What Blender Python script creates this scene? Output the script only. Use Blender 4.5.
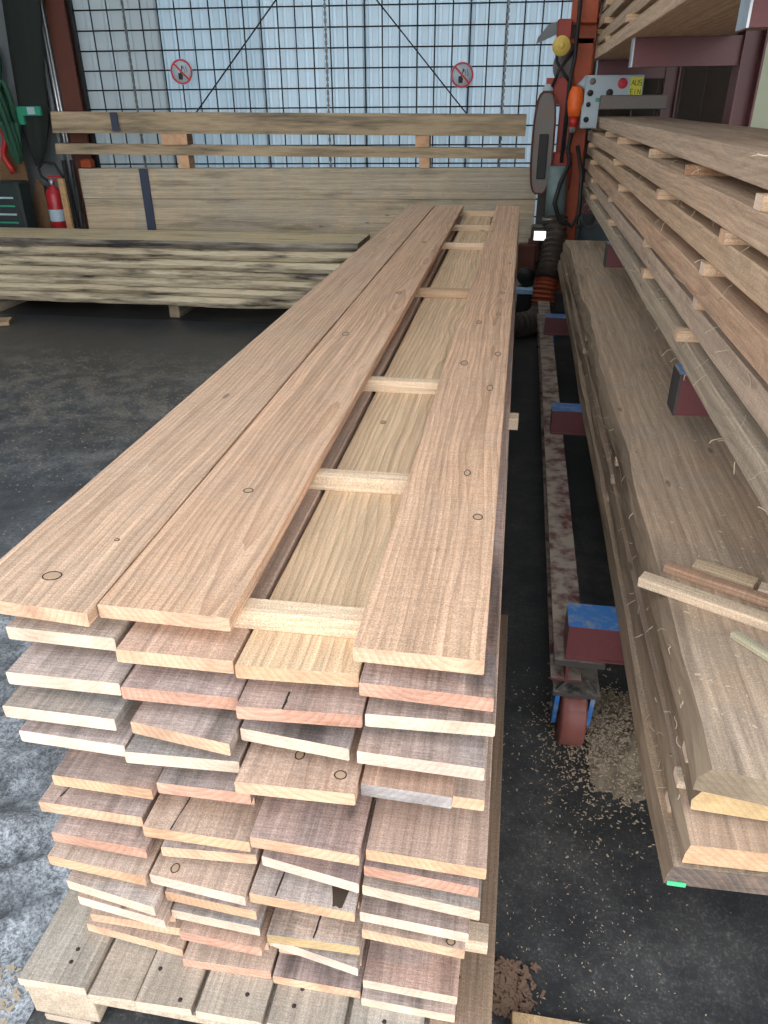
import bpy, math, random
from mathutils import Vector, Matrix, noise as mnoise
random.seed(7)
D = bpy.data
for o in list(D.objects): D.objects.remove(o)
scn = bpy.context.scene
C = scn.collection

# ------------------------------------------------------------------ camera
cam_d = D.cameras.new('camera'); cam = D.objects.new('camera', cam_d); C.objects.link(cam)
cam_d.sensor_fit = 'VERTICAL'; cam_d.sensor_height = 36.0; cam_d.lens = 36.0 * 747.0 / 1024.0
cam_d.clip_start = 0.02; cam_d.clip_end = 200
right = Vector((0.98579873, 0.1677524, -0.00774612))
up = Vector((-0.07382389, 0.47433438, 0.87724394))
fwd = Vector((-0.15083403, 0.86421411, -0.47998237))
rot = Matrix((right, up, -fwd)).transposed()
cam.matrix_world = Matrix.Translation((0, 0, 1.62)) @ rot.to_4x4()
scn.camera = cam

# ------------------------------------------------------------------ sky / light / exposure
w = D.worlds.new('world'); scn.world = w; w.use_nodes = True
nt = w.node_tree; nt.nodes.clear()
wo = nt.nodes.new('ShaderNodeOutputWorld'); wb = nt.nodes.new('ShaderNodeBackground')
tcw = nt.nodes.new('ShaderNodeTexCoord'); sep = nt.nodes.new('ShaderNodeSeparateXYZ')
rmp = nt.nodes.new('ShaderNodeValToRGB')
rmp.color_ramp.elements[0].position = 0.0; rmp.color_ramp.elements[0].color = (0.97, 0.96, 0.95, 1)
rmp.color_ramp.elements[1].position = 0.9; rmp.color_ramp.elements[1].color = (0.80, 0.89, 1.0, 1)
nt.links.new(tcw.outputs['Generated'], sep.inputs[0]); nt.links.new(sep.outputs['Z'], rmp.inputs[0])
nt.links.new(rmp.outputs[0], wb.inputs[0]); nt.links.new(wb.outputs[0], wo.inputs[0])
wb.inputs[1].default_value = 3.2
scn.view_settings.view_transform = 'Standard'; scn.view_settings.look = 'None'
scn.view_settings.gamma = 1.0; scn.view_settings.use_curve_mapping = False
scn.view_settings.exposure = 0.26
# ------------------------------------------------------------------ node helper
class N:
    def __init__(s, name):
        s.m = D.materials.new(name); s.m.use_nodes = True
        s.t = s.m.node_tree; s.t.nodes.clear()
        s.out = s.n('ShaderNodeOutputMaterial')
    def n(s, typ, ins=None, **kw):
        nd = s.t.nodes.new(typ)
        for k, v in kw.items(): setattr(nd, k, v)
        if ins:
            for k, v in ins.items(): s.set(nd.inputs[k], v)
        return nd
    def set(s, sock, v):
        if isinstance(v, bpy.types.NodeSocket): s.t.links.new(v, sock)
        elif isinstance(v, bpy.types.Node): s.t.links.new(v.outputs[0], sock)
        else:
            if hasattr(sock.default_value, '__len__') and len(sock.default_value) == 4 and len(v) == 3: v = (*v, 1)
            sock.default_value = v
    def math(s, op, a, b=0.0, clamp=False):
        return s.n('ShaderNodeMath', {0: a, 1: b}, operation=op, use_clamp=clamp).outputs[0]
    def vmul(s, a, v): return s.n('ShaderNodeVectorMath', {0: a, 1: v}, operation='MULTIPLY').outputs[0]
    def vadd(s, a, v): return s.n('ShaderNodeVectorMath', {0: a, 1: v}, operation='ADD').outputs[0]
    def noise(s, vec, scale, detail=2.0, rough=.55):
        return s.n('ShaderNodeTexNoise', {'Vector': vec, 'Scale': scale, 'Detail': detail, 'Roughness': rough}).outputs[0]
    def ramp(s, f, a, b):
        return s.n('ShaderNodeMapRange', {0: f, 1: a, 2: b, 3: 0.0, 4: 1.0}).outputs[0]
    def mix(s, f, a, b, mode='MIX'):
        nd = s.n('ShaderNodeMix', data_type='RGBA', blend_type=mode)
        s.set(nd.inputs[0], f); s.set(nd.inputs[6], a); s.set(nd.inputs[7], b)
        return nd.outputs[2]
    def grey(s, f): return s.n('ShaderNodeCombineColor', {0: f, 1: f, 2: f}).outputs[0]
    def bsdf(s, col, rough=.7, bump=None, bstr=.3, bdist=.002, metal=0.0, spec=.3, **kw):
        b = s.n('ShaderNodeBsdfPrincipled', {'Base Color': col, 'Roughness': rough, 'Metallic': metal, 'Specular IOR Level': spec})
        for k, v in kw.items(): s.set(b.inputs[k], v)
        if bump is not None:
            bn = s.n('ShaderNodeBump', {'Height': bump, 'Strength': bstr, 'Distance': bdist}); s.set(b.inputs['Normal'], bn.outputs[0])
        s.t.links.new(b.outputs[0], s.out.inputs[0]); return b

def wood_coords(k):
    tc = k.n('ShaderNodeTexCoord'); oi = k.n('ShaderNodeObjectInfo')
    r = oi.outputs['Random']
    r2 = k.math('FRACT', k.math('MULTIPLY', r, 17.31)); r3 = k.math('FRACT', k.math('MULTIPLY', r, 91.7))
    off = k.n('ShaderNodeCombineXYZ', {0: k.math('SUBTRACT', k.math('MULTIPLY', r2, .24), .12),
                                      1: k.math('MULTIPLY', r, 53.0), 2: k.math('SUBTRACT', k.math('MULTIPLY', r3, -.10), .03)}).outputs[0]
    return k.vadd(tc.outputs['Object'], off), oi, r

def rings(k, p, scale):
    q = k.vmul(p, (1, .045, 1))
    # slow wander of the pith along the board gives the cathedral figure
    wob = k.n('ShaderNodeTexNoise', {'Vector': k.vmul(p, (3, 1.3, 3)), 'Scale': 1.0, 'Detail': 2.0}).outputs[1]
    wv = k.n('ShaderNodeVectorMath', {0: k.vadd(wob, (-.5, -.5, -.5)), 'Scale': .085}, operation='SCALE').outputs[0]
    q = k.vadd(q, wv)
    return k.n('ShaderNodeTexWave', {'Vector': q, 'Scale': scale, 'Distortion': .6, 'Detail': 2.0, 'Detail Scale': 8.0},
               wave_type='RINGS', rings_direction='Y', wave_profile='SAW').outputs[1]

def wood(name, base, late, ringf=.5, grey=.35, greycol=(.33, .30, .27), saw=.22, scale=26, bstr=.35, dark=0.0):
    k = N(name); p, oi, r = wood_coords(k)
    ring = rings(k, p, scale)
    fib = k.noise(k.vmul(p, (240, 7, 240)), 1.0, 2)
    sawn = k.noise(k.vmul(p, (26, 330, 26)), 1.0, 3, .65)
    blot = k.noise(k.vmul(p, (3.2, .9, 3.2)), 1.0, 3)
    spk = k.noise(p, 420, 3, .75)
    zone = k.noise(k.vmul(p, (1.5, 5.5, 1.5)), 1.0, 2)
    col = k.mix(k.math('MULTIPLY', k.math('POWER', ring, 2.0), ringf), base, late)
    col = k.mix(k.math('MULTIPLY', k.math('MAXIMUM', k.ramp(blot, .38, .72), k.math('MULTIPLY', k.ramp(zone, .50, .56), .75)), grey), col, greycol)
    band = k.noise(k.vmul(p, (55, .9, 55)), 1.0, 3)
    tone = k.math('ADD', .66, k.math('MULTIPLY', fib, .68))
    tone = k.math('MULTIPLY', tone, k.math('ADD', .74, k.math('MULTIPLY', k.ramp(band, .3, .7), .36)))
    tone = k.math('MULTIPLY', tone, k.math('ADD', 1 - saw * .7, k.math('MULTIPLY', k.ramp(sawn, .3, .7), saw * 1.4)))
    tone = k.math('MULTIPLY', tone, k.math('ADD', .60, k.math('MULTIPLY', k.ramp(spk, .30, .70), .74)))
    if dark:
        st = k.noise(k.vmul(p, (9, 1.1, 9)), 1.0, 4, .65)
        tone = k.math('MULTIPLY', tone, k.math('SUBTRACT', 1.0, k.math('MULTIPLY', k.ramp(st, .55, .68), dark)))
    # small dark pin knots
    vor = k.n('ShaderNodeTexVoronoi', {'Vector': k.vmul(p, (9, 3.0, 9)), 'Scale': 1.0}, feature='F1')
    kn = k.ramp(vor.outputs[0], .075, .045)
    tone = k.math('MULTIPLY', tone, k.math('SUBTRACT', 1.0, k.math('MULTIPLY', kn, .45)))
    col = k.mix(1.0, col, k.grey(tone), 'MULTIPLY')
    col = k.mix(1.0, col, oi.outputs['Color'], 'MULTIPLY')
    h = k.math('ADD', k.math('MULTIPLY', fib, .5), k.math('ADD', k.math('MULTIPLY', sawn, .7), k.math('MULTIPLY', spk, .3)))
    k.bsdf(col, .82, h, bstr, .0016, spec=.2)
    return k.m

def endgrain(name, base, late, scale=30, chk=.35):
    k = N(name); p, oi, r = wood_coords(k)
    ring = rings(k, p, scale)
    q = k.vmul(p, (1, .1, 1))
    blot = k.noise(q, 22, 3); spk = k.noise(p, 420, 2)
    sl = k.noise(k.vmul(p, (14, 1, 260)), 1.0, 2)
    col = k.mix(k.math('MULTIPLY', k.math('MULTIPLY', ring, ring), .5), base, late)
    col = k.mix(k.math('MULTIPLY', k.ramp(blot, .5, .75), .5), col, late)
    big = k.noise(q, 9, 4, .65)
    tone = k.math('MULTIPLY', k.math('ADD', .7, k.math('MULTIPLY', spk, .6)), k.math('ADD', 1 - chk * .5, k.math('MULTIPLY', sl, chk)))
    tone = k.math('MULTIPLY', tone, k.math('ADD', .72, k.math('MULTIPLY', k.ramp(big, .3, .6), .34)))
    col = k.mix(1.0, col, k.grey(tone), 'MULTIPLY')
    k.bsdf(col, .9, k.math('ADD', spk, sl), .3, .001, spec=.15)
    return k.m

def bark(name, light, mid, darkc, a=.42, b=.62):
    k = N(name); p, oi, r = wood_coords(k)
    s1 = k.noise(k.vmul(p, (4, 1.5, 17)), 1.0, 6, .62)
    s2 = k.noise(k.vmul(p, (30, 5, 70)), 1.0, 3, .6)
    col = k.mix(k.ramp(s1, a, b), light, darkc)
    col = k.mix(k.ramp(s2, .5, .75), col, mid)
    k.bsdf(col, .9, k.math('ADD', s1, s2), .7, .006, spec=.15)
    return k.m

def paint(name, col, rough=.5, wear=.25, wearcol=(.05, .04, .035), dust=0.0, metal=0.0, scale=9.0, dustcol=(.40, .34, .27)):
    k = N(name); tc = k.n('ShaderNodeTexCoord'); ge = k.n('ShaderNodeNewGeometry')
    v = tc.outputs['Object']
    n1 = k.noise(v, scale, 4, .6); n2 = k.noise(v, scale * 9, 3)
    c = k.mix(k.math('MULTIPLY', k.ramp(n1, .48, .72), wear), col, wearcol)
    c = k.mix(1.0, c, k.grey(k.math('ADD', .86, k.math('MULTIPLY', n2, .28))), 'MULTIPLY')
    if dust:
        up_ = k.ramp(k.n('ShaderNodeSeparateXYZ', {0: ge.outputs['True Normal']}).outputs[2], .55, .95)
        d = k.math('MULTIPLY', up_, k.math('MULTIPLY', k.ramp(k.noise(v, scale * 1.6, 5, .65), .38, .56), dust))
        c = k.mix(d, c, dustcol)
    k.bsdf(c, rough, n2, .15, .001, metal=metal, spec=.4)
    return k.m

def plain(name, col, rough=.5, metal=0.0, spec=.4):
    k = N(name); tc = k.n('ShaderNodeTexCoord'); n2 = k.noise(tc.outputs['Object'], 40, 3)
    c = k.mix(1.0, col, k.grey(k.math('ADD', .85, k.math('MULTIPLY', n2, .3))), 'MULTIPLY')
    k.bsdf(c, rough, metal=metal, spec=spec); return k.m

M = {}
M['larch'] = wood('sawn_larch', (.60, .43, .325), (.42, .26, .175), .5, .30, (.44, .40, .36))
M['larch_top'] = wood('sawn_larch_top', (.68, .465, .32), (.40, .225, .13), .62, .22, (.54, .435, .345), saw=.16)
M['larch_weathered'] = wood('weathered_larch', (.54, .40, .325), (.36, .235, .175), .45, .75, (.40, .38, .365), saw=.35, dark=.62)
M['larch_fresh'] = wood('fresh_larch', (.72, .52, .335), (.48, .28, .145), .65, .04, (.50, .44, .36), saw=.08)
M['pale'] = wood('pale_spruce', (.66, .52, .38), (.52, .37, .24), .35, .12, (.55, .48, .40), saw=.1)
M['rack_wood'] = wood('dusty_sawn_larch', (.58, .435, .335), (.38, .265, .185), .5, .40, (.45, .385, .325), saw=.2, dark=.15)
M['slab_wood'] = wood('dusty_slab_wood', (.52, .395, .28), (.32, .225, .15), .55, .6, (.39, .335, .275), saw=.14, scale=16, dark=.3)
M['pallet'] = wood('weathered_pallet_wood', (.46, .385, .30), (.29, .235, .18), .4, .7, (.41, .375, .33), saw=.2, dark=.25)
M['old'] = wood('old_grey_timber', (.52, .435, .325), (.34, .27, .195), .4, .7, (.39, .375, .34), saw=.1, scale=14, dark=.4)
M['board_brown'] = wood('brown_board', (.22, .125, .065), (.14, .075, .04), .4, .2, (.18, .14, .1), saw=.05)
M['end_peach'] = endgrain('end_grain_peach', (.70, .46, .31), (.50, .26, .15))
M['end_cream'] = endgrain('end_grain_cream', (.74, .59, .455), (.58, .39, .265))
M['end_orange'] = endgrain('end_grain_orange', (.68, .43, .27), (.50, .25, .13))
M['end_red'] = endgrain('end_grain_red', (.62, .365, .265), (.42, .18, .11), chk=.6)
M['end_grey'] = endgrain('end_grain_grey', (.40, .36, .34), (.26, .22, .20), chk=.6)
M['end_pale'] = endgrain('end_grain_pale', (.77, .60, .48), (.64, .43, .32))
M['end_yellow'] = endgrain('end_grain_yellow', (.64, .46, .25), (.5, .31, .14))
M['end_dull'] = endgrain('end_grain_dull', (.30, .235, .165), (.19, .135, .09))
M['end_dark'] = endgrain('end_grain_dark', (.12, .10, .09), (.27, .18, .125), chk=.8)
M['bark_left'] = bark('pale_streaked_bark', (.60, .52, .37), (.40, .31, .20), (.07, .06, .055), .46, .64)
M['bark_top'] = bark('dark_grey_bark', (.34, .30, .24), (.22, .18, .14), (.05, .045, .045), .36, .60)
M['bark_slab'] = bark('brown_waney_edge', (.33, .25, .175), (.25, .18, .12), (.12, .085, .06), .45, .75)
M['bark_back'] = bark('mixed_waney_edge', (.44, .34, .22), (.30, .235, .16), (.10, .085, .07), .44, .72)
M['knot'] = plain('knot_wood', (.47, .32, .205), .8)
M['knot_ring'] = plain('knot_ring_dark', (.035, .022, .018), .8)
M['dark_red'] = paint('dark_red_rack_paint', (.115, .032, .034), .42, .3, (.06, .03, .028), .95)
M['dark_red_clean'] = paint('dark_red_clean', (.125, .036, .040), .38, .2, (.07, .035, .03), .25)
M['brown_red'] = paint('brown_red_column_paint', (.115, .035, .022), .6, .3, (.05, .025, .02))
M['blue_paint'] = paint('chipped_blue_paint', (.035, .155, .42), .5, .75, (.33, .32, .25), scale=26)
M['wheel_red'] = paint('dusty_red_wheel', (.175, .055, .045), .5, .3, (.2, .13, .1), .3)
M['steel'] = paint('bright_cut_steel', (.48, .50, .52), .35, .4, (.2, .2, .2), metal=.8)
M['dark_steel'] = paint('dirty_dark_steel', (.045, .043, .042), .6, .4, (.10, .085, .065), .6)
M['orange'] = paint('orange_mill_paint', (.36, .06, .014), .5, .4, (.12, .035, .02))
M['orange_red'] = paint('red_mill_paint', (.30, .035, .022), .5, .35, (.1, .03, .02))
M['plug_orange'] = plain('orange_plastic', (.75, .13, .02), .4)
M['plug_red'] = plain('red_plastic', (.45, .025, .02), .4)
M['grey_guard'] = paint('grey_guard_metal', (.15, .14, .13), .55, .5, (.22, .12, .08))
M['panel_grey'] = paint('pale_grey_cabinet', (.36, .44, .49), .5, .15, (.2, .22, .24))
M['rubber'] = plain('black_rubber', (.012, .012, .013), .55)
M['hose_dark'] = paint('dusty_brown_hose', (.055, .042, .034), .7, .5, (.12, .095, .07))
M['hose_orange'] = paint('orange_hose', (.30, .06, .022), .6, .4, (.2, .07, .03))
M['pipe_teal'] = paint('teal_grey_pipe', (.14, .20, .20), .5, .5, (.10, .10, .095))
M['yellow'] = plain('yellow_plastic', (.62, .45, .10), .5)
M['sticker_yellow'] = plain('yellow_sticker', (.62, .60, .06), .6)
M['ink'] = plain('dark_ink', (.04, .05, .02), .7)
M['white'] = plain('white_plastic', (.75, .76, .76), .5)
M['sign_red'] = plain('sign_red', (.50, .03, .045), .5)
M['sign_black'] = plain('sign_black', (.02, .02, .022), .6)
M['green_cloth'] = plain('green_cloth', (.02, .075, .045), .9)
M['dark_cloth'] = plain('dark_green_canvas', (.018, .024, .022), .92)
M['tag_green'] = plain('green_tag', (.03, .28, .17), .6)
M['ext_red'] = plain('extinguisher_red', (.38, .02, .028), .3)
M['ext_label'] = plain('pale_blue_label', (.38, .50, .58), .5)
M['machine_dark'] = paint('dark_machine_case', (.022, .034, .034), .5, .3, (.06, .06, .055))
M['cabinet_blue'] = paint('dark_blue_grey_cabinet', (.06, .085, .10), .5, .4, (.10, .10, .095))
M['light_blue'] = plain('light_blue_plastic', (.30, .48, .72), .5)
M['bright_green'] = plain('green_tape', (.08, .62, .25), .5)
M['rot'] = plain('rotten_wood', (.07, .05, .036), .95, spec=.1)
M['chip'] = plain('wood_chip', (.50, .40, .28), .95, spec=.1)
M['chip_brown'] = plain('brown_shaving', (.20, .125, .085), .95, spec=.1)
M['fibre'] = plain('wood_fibre', (.56, .46, .33), .9, spec=.1)
M['wall_grey'] = paint('grey_wall_sheet', (.16, .18, .19), .6, .3, (.10, .105, .11))
M['wall_dark'] = paint('dark_brown_wall', (.055, .04, .03), .8, .4, (.03, .022, .018))

M['ceil'] = paint('grey_ceiling_sheet', (.52, .51, .48), .8, .2, (.2, .2, .2))
M['wire'] = plain('black_wire', (.012, .012, .014), .5)
M['chain'] = plain('dull_chain', (.16, .17, .18), .5, .6)
M['gravel'] = plain('yard_gravel', (.34, .33, .31), .95)
M['oil_blue'] = plain('blue_chalk_mark', (.05, .06, .10), .9)

def translucent(name, col, amount):
    k = N(name); tc = k.n('ShaderNodeTexCoord'); n1 = k.noise(k.vmul(tc.outputs['Object'], (1.5, 1.5, .5)), 2.0, 3)
    c = k.mix(1.0, col, k.grey(k.math('ADD', .85, k.math('MULTIPLY', n1, .3))), 'MULTIPLY')
    d = k.n('ShaderNodeBsdfDiffuse', {'Color': c}); t = k.n('ShaderNodeBsdfTranslucent', {'Color': c})
    m = k.n('ShaderNodeMixShader', {0: amount}); k.t.links.new(d.outputs[0], m.inputs[1]); k.t.links.new(t.outputs[0], m.inputs[2])
    k.t.links.new(m.outputs[0], k.out.inputs[0]); return k.m
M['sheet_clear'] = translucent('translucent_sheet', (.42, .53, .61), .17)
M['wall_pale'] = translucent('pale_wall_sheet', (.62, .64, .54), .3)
M['added_skylight'] = translucent('added_roof_light_sheet', (.80, .80, .78), .6)
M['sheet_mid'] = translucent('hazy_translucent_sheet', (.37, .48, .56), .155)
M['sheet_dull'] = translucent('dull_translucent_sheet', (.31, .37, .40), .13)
M['sign_film'] = translucent('sign_film', (.55, .66, .72), .25)

def floor_mat(name, base, dustc, lo, hi, rough, sc=1.0, fine=.5):
    k = N(name); tc = k.n('ShaderNodeTexCoord'); v = tc.outputs['Object']
    big = k.noise(v, 1.1 * sc, 4, .6); mid = k.noise(v, 7 * sc, 5, .7); fin = k.noise(v, 150 * sc, 2, .7); spk = k.noise(v, 60 * sc, 3, .7)
    f = k.math('MULTIPLY', k.ramp(big, lo, hi), k.ramp(mid, .35, .7))
    grains = k.ramp(k.math('ADD', k.math('MULTIPLY', fin, .55), k.math('MULTIPLY', spk, .45)), .50, .64)
    f2 = k.math('MULTIPLY', k.math('ADD', k.math('MULTIPLY', f, 1.0), .12), k.math('ADD', 1 - fine, k.math('MULTIPLY', grains, fine)), True)
    c = k.mix(f2, base, dustc)
    rr = k.math('ADD', rough, k.math('MULTIPLY', f2, .35), True)
    k.bsdf(c, rr, k.math('ADD', mid, k.math('MULTIPLY', fin, .5)), .35, .004, spec=.35)
    return k.m
M['floor'] = floor_mat('dark_dusty_floor', (.020, .0215, .024), (.24, .225, .20), .38, .66, .45, 1.0, .7)
def sheet_mat():
    k = N('dusty_black_sheet'); tc = k.n('ShaderNodeTexCoord'); v = tc.outputs['Object']
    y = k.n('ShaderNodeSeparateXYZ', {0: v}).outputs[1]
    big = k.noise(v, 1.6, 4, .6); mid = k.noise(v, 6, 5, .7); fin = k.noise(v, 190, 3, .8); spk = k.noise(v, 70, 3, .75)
    thick = k.n('ShaderNodeMapRange', {0: y, 1: .6, 2: 2.8, 3: 1.35, 4: .26}).outputs[0]      # light from the gate painted into the dust: paler near, darker inwards
    thick = k.math('MULTIPLY', thick, k.n('ShaderNodeMapRange', {0: y, 1: 3.6, 2: 5.2, 3: 1.0, 4: .15}).outputs[0])  # same painted falloff, darker still at the back
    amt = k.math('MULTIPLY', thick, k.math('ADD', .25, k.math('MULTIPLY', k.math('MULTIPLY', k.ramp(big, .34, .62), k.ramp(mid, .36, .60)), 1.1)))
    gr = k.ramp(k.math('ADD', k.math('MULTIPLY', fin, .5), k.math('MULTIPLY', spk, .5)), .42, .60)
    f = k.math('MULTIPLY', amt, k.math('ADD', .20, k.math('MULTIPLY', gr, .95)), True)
    # a drift of brownish sawdust further in
    saw_ = k.math('MULTIPLY', k.math('MULTIPLY', k.math('MULTIPLY', k.ramp(y, 2.6, 3.9), k.ramp(y, 5.3, 4.6)), k.ramp(mid, .46, .6)), k.math('MULTIPLY', gr, .9))
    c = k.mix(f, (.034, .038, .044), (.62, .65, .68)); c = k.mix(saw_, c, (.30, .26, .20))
    k.bsdf(c, k.math('ADD', .30, k.math('MULTIPLY', f, .4), True), k.math('ADD', mid, k.math('MULTIPLY', fin, .5)), .4, .005, spec=.4)
    return k.m
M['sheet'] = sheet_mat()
M['sawdust'] = floor_mat('pale_sawdust', (.15, .115, .08), (.56, .47, .35), .25, .62, .9, 6.0, .6)

# ------------------------------------------------------------------ mesh helpers
class MB:
    def __init__(s): s.v = []; s.f = []; s.mi = []; s.sm = []
    def add(s, vs, fs, mi=0, smooth=False):
        o = len(s.v); s.v += [tuple(v) for v in vs]
        for i, f in enumerate(fs):
            s.f.append([a + o for a in f]); s.mi.append(mi[i] if isinstance(mi, list) else mi); s.sm.append(smooth)
        return s
    def box(s, x0, x1, y0, y1, z0, z1, mi=0, ch=0.0):
        if ch <= 0:
            vs = [(x, y, z) for z in (z0, z1) for y in (y0, y1) for x in (x0, x1)]
            return s.add(vs, [(0, 2, 3, 1), (4, 5, 7, 6), (0, 1, 5, 4), (2, 6, 7, 3), (0, 4, 6, 2), (1, 3, 7, 5)], mi)
        # chamfered box: three nested vertex sets
        vs = []; idx = {}
        for sx in (0, 1):
            for sy in (0, 1):
                for sz in (0, 1):
                    X = (x0, x1)[sx]; Y = (y0, y1)[sy]; Z = (z0, z1)[sz]
                    dx = ch * (1 - 2 * sx); dy = ch * (1 - 2 * sy); dz = ch * (1 - 2 * sz)
                    for a, p in (('x', (X, Y + dy, Z + dz)), ('y', (X + dx, Y, Z + dz)), ('z', (X + dx, Y + dy, Z))):
                        idx[(sx, sy, sz, a)] = len(vs); vs.append(p)
        g = lambda *k: idx[k]
        fs = []
        for v0 in (0, 1):
            fs.append([g(v0, 0, 0, 'x'), g(v0, 1, 0, 'x'), g(v0, 1, 1, 'x'), g(v0, 0, 1, 'x')])
            fs.append([g(0, v0, 0, 'y'), g(1, v0, 0, 'y'), g(1, v0, 1, 'y'), g(0, v0, 1, 'y')])
            fs.append([g(0, 0, v0, 'z'), g(1, 0, v0, 'z'), g(1, 1, v0, 'z'), g(0, 1, v0, 'z')])
            for v1 in (0, 1):
                fs.append([g(v0, v1, 0, 'x'), g(v0, v1, 1, 'x'), g(v0, v1, 1, 'y'), g(v0, v1, 0, 'y')])
                fs.append([g(v0, 0, v1, 'x'), g(v0, 1, v1, 'x'), g(v0, 1, v1, 'z'), g(v0, 0, v1, 'z')])
                fs.append([g(0, v0, v1, 'y'), g(1, v0, v1, 'y'), g(1, v0, v1, 'z'), g(0, v0, v1, 'z')])
                for v2 in (0, 1): fs.append([g(v0, v1, v2, 'x'), g(v0, v1, v2, 'y'), g(v0, v1, v2, 'z')])
        c = Vector(((x0 + x1) / 2, (y0 + y1) / 2, (z0 + z1) / 2))
        for f in fs:
            P = [Vector(vs[i]) for i in f]; n = (P[1] - P[0]).cross(P[2] - P[0])
            if n.dot(sum(P, Vector()) / len(P) - c) < 0: f.reverse()
        return s.add(vs, fs, mi)
    def tube(s, pts, r, n=8, mi=0, caps=True, smooth=True):
        pts = [Vector(p) for p in pts]; R = r if isinstance(r, (list, tuple)) else [r] * len(pts)
        vs = []; fs = []
        t0 = (pts[1] - pts[0]).normalized(); ref = Vector((0, 0, 1)) if abs(t0.z) < .9 else Vector((1, 0, 0))
        u = t0.cross(ref).normalized()
        for i, p in enumerate(pts):
            t = (pts[min(i + 1, len(pts) - 1)] - pts[max(i - 1, 0)]).normalized()
            u = (u - t * u.dot(t)).normalized(); v = t.cross(u)
            for j in range(n):
                a = 2 * math.pi * j / n; vs.append(p + (u * math.cos(a) + v * math.sin(a)) * R[i])
        for i in range(len(pts) - 1):
            for j in range(n):
                a = i * n + j; b = i * n + (j + 1) % n
                fs.append((a, b, b + n, a + n))
        s.add(vs, fs, mi, smooth)
        if caps:
            o = len(s.v) - len(vs)
            s.f.append([o + j for j in range(n)][::-1]); s.mi.append(mi); s.sm.append(False)
            s.f.append([o + (len(pts) - 1) * n + j for j in range(n)]); s.mi.append(mi); s.sm.append(False)
        return s
    def prism(s, poly, axis, a, b, mi=0):
        """poly of 2-D points extruded along axis 'x','y' or 'z' from a to b"""
        mk = {'x': lambda p, t: (t, p[0], p[1]), 'y': lambda p, t: (p[0], t, p[1]), 'z': lambda p, t: (p[0], p[1], t)}[axis]
        n = len(poly); vs = [mk(p, a) for p in poly] + [mk(p, b) for p in poly]
        fs = [tuple(range(n))[::-1], tuple(range(n, 2 * n))] + [(i, (i + 1) % n, (i + 1) % n + n, i + n) for i in range(n)]
        return s.add(vs, fs, mi)
    def lathe(s, prof, n=20, loc=(0, 0, 0), axis='z', mi=0, smooth=True):
        vs = []
        for r, h in prof:
            for j in range(n):
                a = 2 * math.pi * j / n; c, d = r * math.cos(a), r * math.sin(a)
                q = {'z': (c, d, h), 'y': (c, h, d), 'x': (h, c, d)}[axis]
                vs.append((q[0] + loc[0], q[1] + loc[1], q[2] + loc[2]))
        fs = [(i * n + j, i * n + (j + 1) % n, (i + 1) * n + (j + 1) % n, (i + 1) * n + j) for i in range(len(prof) - 1) for j in range(n)]
        return s.add(vs, fs, mi, smooth)
    def mesh(s, name, mats):
        me = D.meshes.new(name); me.from_pydata(s.v, [], s.f)
        for m in (mats if isinstance(mats, list) else [mats]): me.materials.append(m)
        me.polygons.foreach_set('material_index', s.mi); me.polygons.foreach_set('use_smooth', s.sm)
        me.update(); return me
    def build(s, name, mats, parent=None, loc=None):
        o = D.objects.new(name, s.mesh(name, mats)); C.objects.link(o)
        if loc is not None: o.location = loc
        if parent is not None: o.parent = parent
        return o

def tag(o, label, cat, group=None, kind=None):
    o['label'] = label; o['category'] = cat
    if group: o['group'] = group
    if kind: o['kind'] = kind
    return o
def thing(name, label, cat, loc=(0, 0, 0), group=None, rz=0):
    o = D.objects.new(name, None); C.objects.link(o); o.location = loc; o.rotation_euler = (0, 0, rz)
    o.empty_display_size = .1
    return tag(o, label, cat, group)
def struct(name, mb, mat, parent=None):
    o = mb.build(name, mat, parent); o['kind'] = 'structure'; return o

# ------------------------------------------------------------------ the setting
XL, XR, YF, YB, ZC = -5.3, 3.6, 0.3, 7.55, 4.1
struct('floor', MB().box(XL - .2, XR + .2, -1.2, YB + .2, -.06, 0), M['floor'])
struct('ceiling', MB().box(XL, XR, YF, 3.4, ZC, ZC + .1).box(XL, XR, 6.6, YB + .2, ZC, ZC + .1).box(XL, -4.6, 3.4, 6.6, ZC, ZC + .1).box(.4, XR, 3.4, 6.6, ZC, ZC + .1), M['ceil'])
struct('added_roof_light', MB().box(-4.6, .4, 3.4, 6.6, ZC + .04, ZC + .06), M['added_skylight'])   # added, unseen translucent panel that brightens the back of the hall
struct('wall_left', MB().box(XL - .1, XL, YF, YB + .2, 0, ZC), M['wall_grey'])
struct('wall_right', MB().box(XR, XR + .1, YF, YB + .2, 0, ZC), M['wall_grey'])
struct('trim_3', MB().box(XL, XR, YF - .12, YF, 3.85, ZC), M['wall_grey'])
g = MB().box(-30, 30, -40, -1.2, -.12, -.065); struct('trim_1', g, M['gravel'])
# back wall: ribbed translucent sheets hung side by side, plain boarding behind the rack
wb_root = D.objects.new('wall_back', None); C.objects.link(wb_root); wb_root['kind'] = 'structure'
wb_root.location = (0, 7.55, 0); wb_root.rotation_euler = (0, 0, .085)
def ribbed(x0, x1, z0, z1, mat, pitch=.085):
    mb = MB(); xs = []; x = x0
    while x < x1 - 1e-4:
        for dx, dy in ((0, 0), (.55, 0), (.65, .018), (.90, .018)):
            if x + dx * pitch < x1: xs.append((x + dx * pitch, dy))
        x += pitch
    xs.append((x1, 0))
    vs = [(a, b, z) for a, b in xs for z in (z0, z1)]
    fs = [(2 * i, 2 * i + 2, 2 * i + 3, 2 * i + 1) for i in range(len(xs) - 1)]
    mb.add(vs, fs, 0)
    o = mb.build('panel', mat, wb_root); o.location.y = -.006 * (int(x0 * 10) % 2); return o
px = -5.35
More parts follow.
